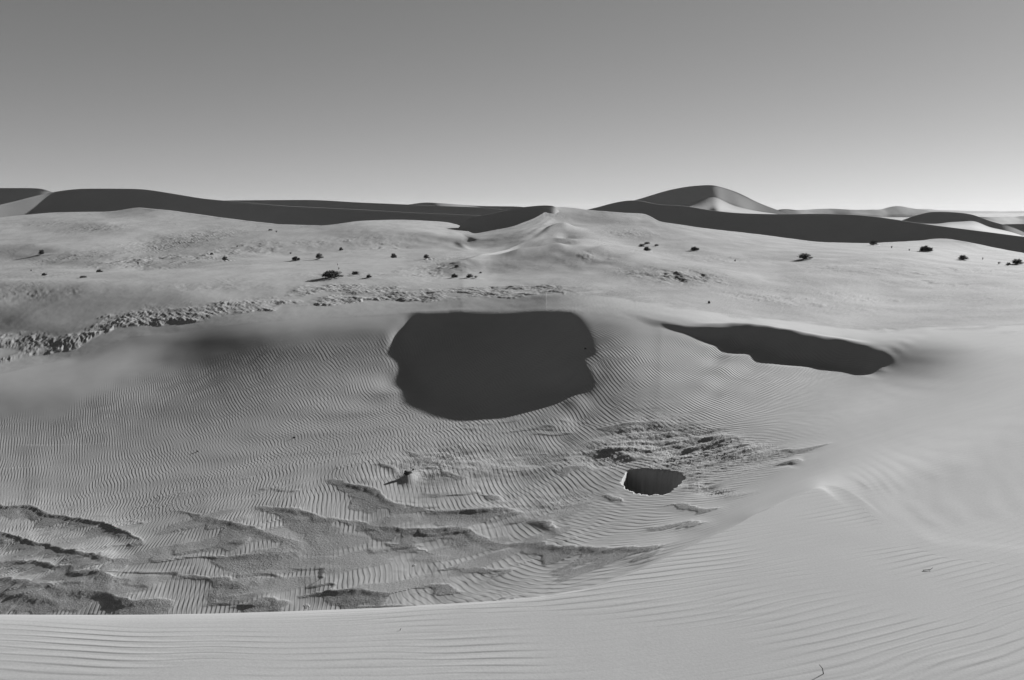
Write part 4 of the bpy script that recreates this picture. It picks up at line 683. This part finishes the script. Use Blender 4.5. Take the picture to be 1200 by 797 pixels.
# ------------------------------------------------------------------ where plants, stones and twigs stand
# (x, y of the base in the photograph, width and height there, kind, label)
SHRUBS = [
 (388,327.5,23,8,0,'largest dark shrub, a broad dome behind the crumbling rim left of centre'),
 (416,322.5,9,3.8,1,'low straggly shrub just right of the largest dome shrub'),
 (432,326.2,7,3.4,1,'small flattened shrub second to the right of the largest dome shrub'),
 (374,304.5,8,6,0,'rounded grey shrub with long shadow above the largest dome shrub'),
 (346,306.5,9,4.6,0,'dark egg shaped shrub left of the rounded grey shrub'),
 (340.5,297.5,4,2.4,3,'tiny forked tuft above the dark egg shaped shrub'),
 (263.5,306,6,5,0,'small pointed shrub with thin shadow at left of the plain'),
 (278,290,3.2,2.4,2,'lone speck of a shrub above the small pointed shrub'),
 (324,272.5,3.4,2.4,2,'tiny shrub right under the long dark slip face at left'),
 (316.5,270.5,5,1.8,1,'flat tuft just left of the tiny shrub under the long slip face'),
 (162,311,3.2,4.4,2,'thin upright shrub on the dark gravel streak at left'),
 (116,319,8,3,1,'low tuft on a bright sand ridge, upper one of two at left'),
 (97,326,8,2.6,1,'low tuft on a bright sand ridge, lower one of two at left'),
 (51.5,323,5.5,3,0,'small dark mound of a shrub near the left edge'),
 (36.5,318,2.4,2.4,2,'dot sized shrub nearest the left edge'),
 (48.5,299,6,5,1,'shrub with a long streak of shadow, on the pale slope at far left'),
 (248,298.5,4,2.4,1,'tuft trailing a long narrow shadow left of the small pointed shrub'),
 (399.5,294,5,3.4,1,'tuft on a sand tongue with a thick streak of shadow, left of centre'),
 (397,316,2.4,2.6,2,'dot of a shrub directly above the largest dome shrub'),
 (395.5,311,1.8,2.4,2,'smaller dot of a shrub, upper of two above the largest dome shrub'),
 (461,302.3,6.4,5.2,0,'triangular shrub left of centre, upper plain'),
 (499.5,304,6.4,4.6,0,'squat shrub with slanting shadow right of the triangular shrub'),
 (532,326.2,7,4.6,0,'round shrub on the pale rim left of a row of darker shrubs at centre'),
 (550,326.4,9,4.2,1,'wide ragged shrub in the row on the pale rim at centre'),
 (557.5,326.6,6,3.2,3,'sparse grey shrub at the right end of the row on the pale rim'),
 (535,313.3,6,2.2,1,'flat shrub at the foot of the pale ridge in the centre'),
 (563,320.2,3.4,1.8,1,'small shrub low on the near side of the pale ridge in the centre'),
 (758,286.3,7,2.6,1,'flat shrub, uppermost of a cluster right of the pale ridge'),
 (751.5,289.5,7,3.6,1,'slanting shrub, left one of the cluster right of the pale ridge'),
 (757.5,294.5,9,4.6,1,'largest slanting shrub, lowest of the cluster right of the pale ridge'),
 (769,288.8,5,2.2,1,'thin shrub at the right of the cluster beside the pale ridge'),
 (813.5,294.3,9,4,0,'dome shrub alone on the slope under the high dune'),
 (861.5,306.5,3.4,2.6,2,'tiny shrub between the dome shrub and the big leaning shrub'),
 (943,305.3,15,6.6,0,'big leaning dark shrub alone on the open plain at right'),
 (1023,288,9,5,1,'shrub standing against the foot of the long slip face at right'),
 (1045,291,4,3,2,'small shrub right of the one against the slip face'),
 (1065.5,294,3,2.6,2,'tiny shrub left of the bushy shrub below the sand hump'),
 (1084,295.5,13,6.4,0,'bushy shrub below the smooth sand hump at right'),
 (1128,305.5,10,5,0,'spiky round shrub standing alone near the right edge'),
 (1151.5,304.6,2.4,3,2,'thin upright shrub between the spiky round shrub and the right edge'),
 (1170.5,310,4.4,3,3,'sparse open shrub left of the last pair at the right edge'),
 (1181.5,311.4,6,3,1,'low shrub, left one of the last pair at the right edge'),
 (1192,310.6,12,6,0,'dense dark shrub, last one at the right edge of the plain'),
]
SHRUB_AT = []
for px_, py_, w_, h_, k_, lab in SHRUBS:
    c = on(px_, py_); wm_ = w_*c[1]/FPX; hm_ = h_*c[1]/FPX
    SHRUB_AT.append((c, wm_, hm_, k_, lab))
    if w_ > 4:                                  # drifted sand round the plant, trailing away down wind
        m = (np.abs(X-c[0]) < wm_*5) & (np.abs(Y-c[1]) < wm_*6)
        dx, dy = X[m]-c[0], Y[m]-c[1]
        uu = dx*0.9 + dy*0.43; vv = -dx*0.43 + dy*0.9
        Z[m] += 0.30*hm_*np.exp(-(uu/np.where(uu > 0, wm_*1.8, wm_*0.7))**2 - (vv/(wm_*0.7))**2)
STONES = [(478,556.0,9.5,5.2,'dark stone on a little sand mound in the basin'), (484.5,551,3.2,2,'small pebble just right of the dark stone'),
          (344.5,513.5,3,2.2,'lone pebble high on the rippled left wall of the basin'), (231.5,529.5,2.4,1.8,'pebble half way down the rippled left wall'),
          (831,355.6,3,3,'dark stone on the pale rim above the right hand slip face'), (686,409,3,2,'pebble lying at the right edge of the large shadow')]
STONE_AT = [(on(a, b), w_*on(a, b)[1]/FPX, h_*on(a, b)[1]/FPX, lab) for a, b, w_, h_, lab in STONES]

nrm = grid_normals(X, Y, Z)
def piece(name, r0, r1, mat):
    sl2 = slice(r0, r1+1)
    return grid_mesh(name, X[sl2], Y[sl2], Z[sl2], mat,
                     dict(ripple_phase=ph[sl2], ripple_phase_b=ph2[sl2], ripple_height=am[sl2], gravel=gv[sl2]), nrm[sl2])
piece('near_dune', 0, K_FOOT, M_SAND)
piece('sand_basin', K_FOOT, K_RIM, M_SAND)
piece('desert_plain', K_RIM, Z.shape[0]-1, M_PLAIN)
# ground behind and beside the camera
gx, gy = np.meshgrid(np.linspace(-60, 60, 60), np.linspace(-90, 0.8, 50))
gz = -0.02 - 0.02*np.clip(-gy-4, 0, 100) + 0.25*fbm(gx/9, gy/9, 3, 131)*sstep(-2, -12, gy)
gz -= 0.12*np.clip(np.abs(gx)-5, 0, 60)
grid_mesh('sand_behind', gx, gy, gz, M_DUNE)

# ------------------------------------------------------------------ far dunes
def far_dune(name, stations, rows, ncol=160, sig=None, rough=0.0, seed=0, wav=None):
    """stations: {px: [(py, d), ..., crest (py, d)], ...}; behind the crest a long windward slope"""
    ps = sorted(stations)
    K = len(stations[ps[0]])
    kn = []
    base = []
    st = {}
    for p in ps:                       # a foot without a distance lies below the crest at the angle of repose
        L = list(stations[p]); cy_, cd = L[-1]
        if L[-2][1] is None or L[-2][1] < 0:
            sl_ = 0.66 if L[-2][1] is None else -L[-2][1]
            zc = float(tpx(p, cy_)[1])*cd; mf = float(tpx(p, L[-2][0])[1])
            L[-2] = (L[-2][0], (sl_*cd - zc)/(sl_ - mf))
        st[p] = L
    for k in range(K):
        t_, d_, z_ = [], [], []
        for p in ps:
            py, d = st[p][k]
            q = P(p, py, d); t_.append(q[0]/d); d_.append(d); z_.append(q[2])
        kn.append((t_, d_, z_))
    fa, ca = kn[-2], kn[-1]
    for w in (0.9, 0.12):               # keep the slip face straight and its brink sharp
        kn.insert(K-1, ([a+(b-a)*w for a, b in zip(fa[0], ca[0])], [a+(b-a)*w for a, b in zip(fa[1], ca[1])], [a+(b-a)*w for a, b in zip(fa[2], ca[2])]))
    rows = list(rows); r_ = rows.pop(); rows += [max(3, r_//6), r_, max(3, r_//6)]
    t0, d0, z0 = kn[0]
    kn.insert(0, (t0, [d-0.05*d for d in d0], [z-3.0*(d/115) for d, z in zip(d0, z0)]))     # buried toe
    tl, dl, zl = kn[-1]
    kn.append((tl, [d*1.10 for d in dl], [min(z-0.02*d, z-1.0) for d, z in zip(dl, zl)]))
    kn.append((tl, [d*1.45 for d in dl], [min(z-0.09*d, z-6.0) for d, z in zip(dl, zl)]))
    ta = min(min(k[0]) for k in kn); tb = max(max(k[0]) for k in kn)
    Tn = np.linspace(ta, tb, ncol)
    rw = [6] + list(rows) + [14, 10]
    x, y, z, stt = loft(kn, Tn, rw, sig=sig or (tb-ta)/90)
    if rough:
        z = z + rough*fbm(x/ (y.mean()*0.08), y/(y.mean()*0.10), 4, seed)
    return grid_mesh(name, x, y, z, M_DUNE)

# long slip face on the left
n_ = None
far_dune('slip_face_dune', {
 -200: [(275,n_),(262,104)], -60: [(262,n_),(250,117)], 0: [(258,n_),(240,122.3)], 40: [(256,n_),(230,126)], 65: [(256,n_),(224.5,128.2)],
 100: [(256,n_),(221,129)], 160: [(256,n_),(221.3,128)], 200: [(257,n_),(226.5,126)], 240: [(262,n_),(233,124)],
 280: [(266,n_),(236.5,123)], 330: [(270,n_),(241,122)], 380: [(271,n_),(243.5,122)], 430: [(271,n_),(246,122)],
 480: [(270,n_),(249,121.5)], 560: [(272,n_),(252.5,121)], 640: [(276,n_),(258,120)], 700:[(284,n_),(270,118)]}, [40], 260, sig=0.008)
far_dune('back_dune', {
 -200: [(246,n_),(222,172)], 0: [(250,n_),(220.3,171)], 30: [(250,n_),(220.3,171)], 48: [(250,n_),(220.8,171)], 66: [(250,n_),(226.5,171)], 85:[(252,n_),(234,171)], 110:[(262,n_),(248,170)]}, [24], 60)
far_dune('long_dark_dune', {
 180: [(255,n_),(243,207)], 250: [(254,n_),(235.2,208)], 300: [(252,n_),(234.6,208)], 360: [(252,n_),(234.3,208)], 420: [(253,n_),(237.2,208)], 480: [(255,n_),(239.8,207)],
 520: [(256,n_),(241.5,207)], 560: [(257,n_),(243,206)], 610: [(260,n_),(248,205)]}, [24], 120)
far_dune('pale_crest_dune', {
 440: [(252,n_),(244,267)], 480: [(251,n_),(239.5,268)], 500: [(248,n_),(237.3,269)], 515: [(248,256),(238,268)], 535: [(250,252),(239.5,266)], 570: [(254,n_),(241.5,266)], 605: [(254,n_),(242,266)], 640: [(258,n_),(247,264)], 670:[(262,n_),(254,262)]}, [24], 90)
# small star dune in the middle
far_dune('star_dune', {
 500: [(300,n_),(290,96)], 528: [(286,n_),(276,94.5)], 540: [(280,n_),(264,94)], 550: [(278,n_),(255.5,94)], 568: [(276,n_),(252,94)], 592: [(272,n_),(247,94.6)],
 620: [(264,n_),(242,94.8)], 640: [(252,n_),(240.7,94.9)], 652: [(247,n_),(242,95)], 657: [(254,n_),(251,95)], 680: [(272,n_),(268,95)]}, [30], 160, sig=0.003)
# long slip face on the right
far_dune('slip_face_dune', {
 640: [(268,n_),(258,131)], 690: [(258,n_),(246,132)], 720: [(259,n_),(237.5,132)], 742: [(260,n_),(234.3,132)], 755: [(262,n_),(235.5,132)], 767: [(266,n_),(239.5,131)], 800: [(272,n_),(241,130)],
 830: [(277,n_),(246,129)], 870: [(281,n_),(250,128)], 915: [(286,n_),(251,127)], 960: [(289,n_),(250.5,126)], 1000: [(290,n_),(251.5,125)], 1030: [(290,n_),(254.5,124)],
 1080: [(290,n_),(262,122)], 1130: [(294,n_),(268.5,120)], 1200: [(304,n_),(277.5,117)], 1300: [(320,n_),(292,114)], 1420:[(340,n_),(315,110)]}, [44], 300, sig=0.008)
# the high dune
far_dune('high_dune', {
 670: [(258,300),(256,n_),(250,318)], 700: [(252,300),(250,n_),(243,318)], 740: [(250,290),(246,n_),(235.5,318)], 790: [(250,285),(242,n_),(221.5,318)], 812: [(252,288),(237,n_),(218,318)],
 833: [(252,288),(230.5,n_),(216.8,318)], 840: [(252,280),(232,-.6),(217.8,318.5)], 850: [(252,285),(237,-.6),(220.5,319.5)], 862: [(253,285),(242,-.6),(224.5,320)], 890: [(254,284),(248,-.62),(238,320)], 912: [(254,288),(251,-.62),(246.5,320)], 940: [(259,290),(258,-.62),(256,320)]}, [24, 30], 200, sig=0.003)
# dune beyond the right slip face
far_dune('hollow_dune', {
 1030: [(276,190),(272,-.5),(268,198)], 1055: [(272,190),(264,-.5),(259,200)], 1075: [(272,188),(262,-.5),(252,202)], 1095: [(272,184),(262,-.55),(248,203.5)], 1115: [(272,180),(259,n_),(248.6,203.5)], 1137: [(272,180),(258.5,n_),(251,203)],
 1160: [(274,180),(266,n_),(259,202)], 1185: [(278,178),(272,-.4),(266,200)], 1210: [(284,176),(280,-.4),(276,198)], 1260:[(296,176),(292,-.4),(288,196)]}, [20, 24], 120, sig=0.003)
far_dune('edge_dune', {
 1140: [(275,n_),(270,246)], 1175: [(272,n_),(263,246)], 1190: [(274,n_),(262.5,246)], 1230: [(276,n_),(262,246)], 1300: [(278,n_),(266,246)]}, [20], 40)
# remote ranges
far_dune('remote_dunes', {
 860: [(256,-.3),(254,950)], 900: [(253,-.3),(248.5,960)], 920: [(252,-.3),(245,960)], 935: [(252,-.3),(246.7,950)], 955: [(252,-.3),(245.2,960)], 975: [(252,-.32),(244.5,962)], 1000: [(252,-.3),(246,950)], 1030: [(252,-.3),(246,950)], 1040: [(252,-.36),(243.5,958)], 1052: [(252,-.38),(241.5,962)], 1068: [(252,-.3),(244,960)],
 1090: [(253,-.3),(247,950)], 1130: [(256,-.3),(254,950)]}, [20], 200, rough=0.9, seed=141, sig=0.003)
far_dune('horizon_dunes', {
 500: [(249,-.2),(248,2300)], 900: [(250,-.22),(247,2300)], 1000: [(250,-.22),(247,2300)], 1060: [(250,-.25),(246.5,2300)], 1085: [(250,-.25),(245.2,2300)], 1100: [(250,-.25),(246.5,2300)], 1150: [(251,-.2),(247.3,2300)], 1200: [(252,-.2),(247.6,2300)], 1300: [(252,-.2),(247,2300)], 1500: [(252,-.2),(248,2300)]}, [16], 240, rough=2.0, seed=151, sig=0.002)
far_dune('low_dunes', {
 1000: [(262,-.2),(258,420)], 1100: [(262,-.2),(257,420)], 1130: [(262,-.25),(253,430)], 1160: [(262,-.2),(254.5,420)], 1200: [(263,-.25),(253.5,430)], 1260: [(263,-.2),(255,425)], 1400: [(263,-.2),(256,420)]}, [16], 160, rough=0.6, seed=161, sig=0.003)

# ------------------------------------------------------------------ plants, stones, twigs
def plain_mat(name, val, rough=0.9, var=0.5, scale=30):
    m, t = new_mat(name)
    out = N(t, 'ShaderNodeOutputMaterial'); b = N(t, 'ShaderNodeBsdfPrincipled')
    b.inputs['Roughness'].default_value = rough; b.inputs['Specular IOR Level'].default_value = 0.2
    tc = N(t, 'ShaderNodeTexCoord').outputs['Object']
    n = noise_n(t, tc, scale, 3)
    v = mathn(t, 'MULTIPLY', mathn(t, 'ADD', mathn(t, 'MULTIPLY', n, 2*var), 1-var), val)
    cc = N(t, 'ShaderNodeCombineColor')
    for i in range(3): t.links.new(v, cc.inputs[i])
    t.links.new(cc.outputs[0], b.inputs['Base Color']); t.links.new(b.outputs[0], out.inputs['Surface'])
    return m
M_LEAF = plain_mat('shrub_leaves', 0.075)
M_WOOD = plain_mat('shrub_wood', 0.075)
M_STONE = plain_mat('dark_stone', 0.05, var=0.3)
M_TWIG = plain_mat('dry_twig', 0.10)

def mesh_of(name, verts, faces, mat, smooth=False):
    me = bpy.data.meshes.new(name)
    me.from_pydata([tuple(v) for v in verts], [], faces)
    me.materials.append(mat)
    if smooth: me.polygons.foreach_set('use_smooth', np.ones(len(me.polygons), bool))
    me.update()
    return me

def tube(V, F, pts, r0, r1, n=5):
    pts = [Vector(p) for p in pts]; b = len(V)
    for i, p in enumerate(pts):
        d = (pts[min(i+1, len(pts)-1)] - pts[max(i-1, 0)]).normalized()
        a = d.orthogonal().normalized(); c = d.cross(a)
        r = r0 + (r1-r0)*i/(len(pts)-1)
        for k in range(n):
            an = TAU*k/n
            V.append(p + (a*math.cos(an) + c*math.sin(an))*r)
    for i in range(len(pts)-1):
        for k in range(n):
            F.append((b+i*n+k, b+i*n+(k+1) % n, b+(i+1)*n+(k+1) % n, b+(i+1)*n+k))

def shrub_meshes(kind, seed):
    """unit shrub: 1 wide, 1 tall; branches and the leaves they carry"""
    r = random.Random(seed)
    V, F, LV, LF = [], [], [], []
    nb_ = (60, 46, 16, 18)[kind]
    for i in range(nb_):
        az = r.uniform(0, TAU)
        if kind == 0:   el = math.asin(r.uniform(0.0, 1.0)); ln = r.uniform(0.9, 1.05)
        elif kind == 1: el = r.uniform(0.0, 1.2); ln = r.uniform(0.7, 1.1)
        elif kind == 2: el = r.uniform(0.8, 1.5); ln = r.uniform(0.7, 1.0)
        else:           el = r.uniform(0.3, 1.4); ln = r.uniform(0.6, 1.0)
        lop = 1.0 + (0.25*math.cos(az-0.6) if kind != 2 else 0)
        tip = Vector((0.5*math.cos(el)*math.cos(az)*ln*lop, 0.5*math.cos(el)*math.sin(az)*ln, max(0.08, (math.sin(el)**0.8)*ln*r.uniform(0.8, 1.0))))
        root = Vector((r.uniform(-.05, .05), r.uniform(-.05, .05), -0.08))
        mid = root.lerp(tip, 0.5) + Vector((r.uniform(-.05, .05), r.uniform(-.05, .05), 0.08))
        tube(V, F, [root, mid, tip], 0.018, 0.006, 4)
        nl = (26, 24, 14, 9)[kind]
        for k in range(nl):
            u = r.uniform(0.35, 1.02) ** 0.7
            p = (root.lerp(mid, u*2) if u < .5 else mid.lerp(tip, u*2-1)) + Vector((r.gauss(0, .05), r.gauss(0, .05), r.gauss(0, .04)))
            if p.z < 0: p.z = 0.01
            d = Vector((r.gauss(0, 1), r.gauss(0, 1), r.gauss(0.5, 1))).normalized()
            a = d.orthogonal().normalized()*r.uniform(.02, .04); d = d*r.uniform(.06, .12)
            b = len(LV); LV += [p-a, p+a, p+a*0.4+d, p-a*0.4+d]; LF.append((b, b+1, b+2, b+3))
    return mesh_of('branches', V, F, M_WOOD), mesh_of('foliage', LV, LF, M_LEAF)

KINDS = [[shrub_meshes(k, 40+k*7+j) for j in range(3)] for k in range(4)]
def ground_z(x, y):
    t = x/y; j = int(np.clip(np.searchsorted(T, t), 1, len(T)-1)); w = (t-T[j-1])/(T[j]-T[j-1])
    col = Y[K_FOOT:, j-1]*(1-w) + Y[K_FOOT:, j]*w; cz = Z[K_FOOT:, j-1]*(1-w) + Z[K_FOOT:, j]*w
    return float(np.interp(y, col, cz))
rr = random.Random(9)
for i, (c, wm_, hm_, k_, lab) in enumerate(SHRUB_AT):
    br, fo = KINDS[k_][i % 3]
    e = bpy.data.objects.new('desert_shrub', None); COL.objects.link(e)
    e.empty_display_size = 0.2
    e.location = (c[0], c[1], ground_z(c[0], c[1])); e.rotation_euler = (0, 0, rr.uniform(-0.5, 0.5)); e.scale = (wm_*1.05, wm_*0.95, hm_*1.1)
    e['label'] = lab; e['category'] = 'shrub'; e['group'] = 'desert shrubs scattered over the sand plain'
    for nm, me in (('branches', br), ('foliage', fo)):
        o = bpy.data.objects.new(nm, me); COL.objects.link(o); o.parent = e

def stone_mesh(seed):
    bm = bmesh.new(); bmesh.ops.create_icosphere(bm, subdivisions=3, radius=0.5)
    r = random.Random(seed); off = r.uniform(0, 50)
    for v in bm.verts:
        n = float(fbm(np.array([v.co.x*2.2+off]), np.array([v.co.y*2.2+v.co.z*1.7]), 3, seed)[0])
        v.co *= 1 + 0.35*n
        v.co.z = max(v.co.z, -0.35)
    me = bpy.data.meshes.new('stone'); bm.to_mesh(me); bm.free(); me.materials.append(M_STONE)
    return me
for i, (c, wm_, hm_, lab) in enumerate(STONE_AT):
    o = bpy.data.objects.new('stone', stone_mesh(60+i)); COL.objects.link(o)
    o.scale = (wm_, wm_*0.8, hm_*1.3); o.location = (c[0], c[1], ground_z(c[0], c[1]) + 0.3*hm_)
    o.rotation_euler = (0, 0, rr.uniform(0, 3))
    o['label'] = lab; o['category'] = 'stone'; o['group'] = 'loose stones on the sand'
# dry twigs and stalks on the near dune
TWIGS = [((467,744), [(0,0,-.01),(.004,0,.012),(.010,.004,.026)], 'short dry stalk standing in the sand at bottom left of centre'),
         ((1087,669), [(-.022,.0,.002),(0,0,.004),(.02,.01,.003),(.03,.012,.010)], 'bent dry twig lying on the near dune at right'),
         ((967,790), [(-.004,.0,-.01),(-.010,.004,.02),(-.022,.004,.034)], 'thin dry stalk sticking out of the ripples at the bottom edge')]
for (px_, py_), pts, lab in TWIGS:
    m = float(tpx(px_, py_)[1]); d = -1.7/m; t = float(tpx(px_, py_)[0])
    V, F = [], []; tube(V, F, pts, 0.0022, 0.0010, 5)
    o = bpy.data.objects.new('dry_twig', mesh_of('dry_twig', V, F, M_TWIG, True)); COL.objects.link(o)
    o.location = (t*d, d, 0.001)
    o['label'] = lab; o['category'] = 'twig'; o['group'] = 'dry twigs on the near dune'

# ------------------------------------------------------------------ thin desert haze
bm = bmesh.new(); bmesh.ops.create_cube(bm, size=1)
for v in bm.verts:
    v.co.x *= 9000; v.co.y = 2400 + v.co.y*5200; v.co.z = -40 + (v.co.z+0.5)*70
me = bpy.data.meshes.new('haze'); bm.to_mesh(me); bm.free()
hz, t = new_mat('haze_air')
ho = N(t, 'ShaderNodeOutputMaterial'); hv = N(t, 'ShaderNodeVolumePrincipled')
hv.inputs['Color'].default_value = (0.9, 0.9, 0.9, 1); hv.inputs['Density'].default_value = 0.00008
hv.inputs['Anisotropy'].default_value = 0.0
t.links.new(hv.outputs[0], ho.inputs['Volume'])
me.materials.append(hz)
o = bpy.data.objects.new('haze', me); COL.objects.link(o); o['kind'] = 'stuff'
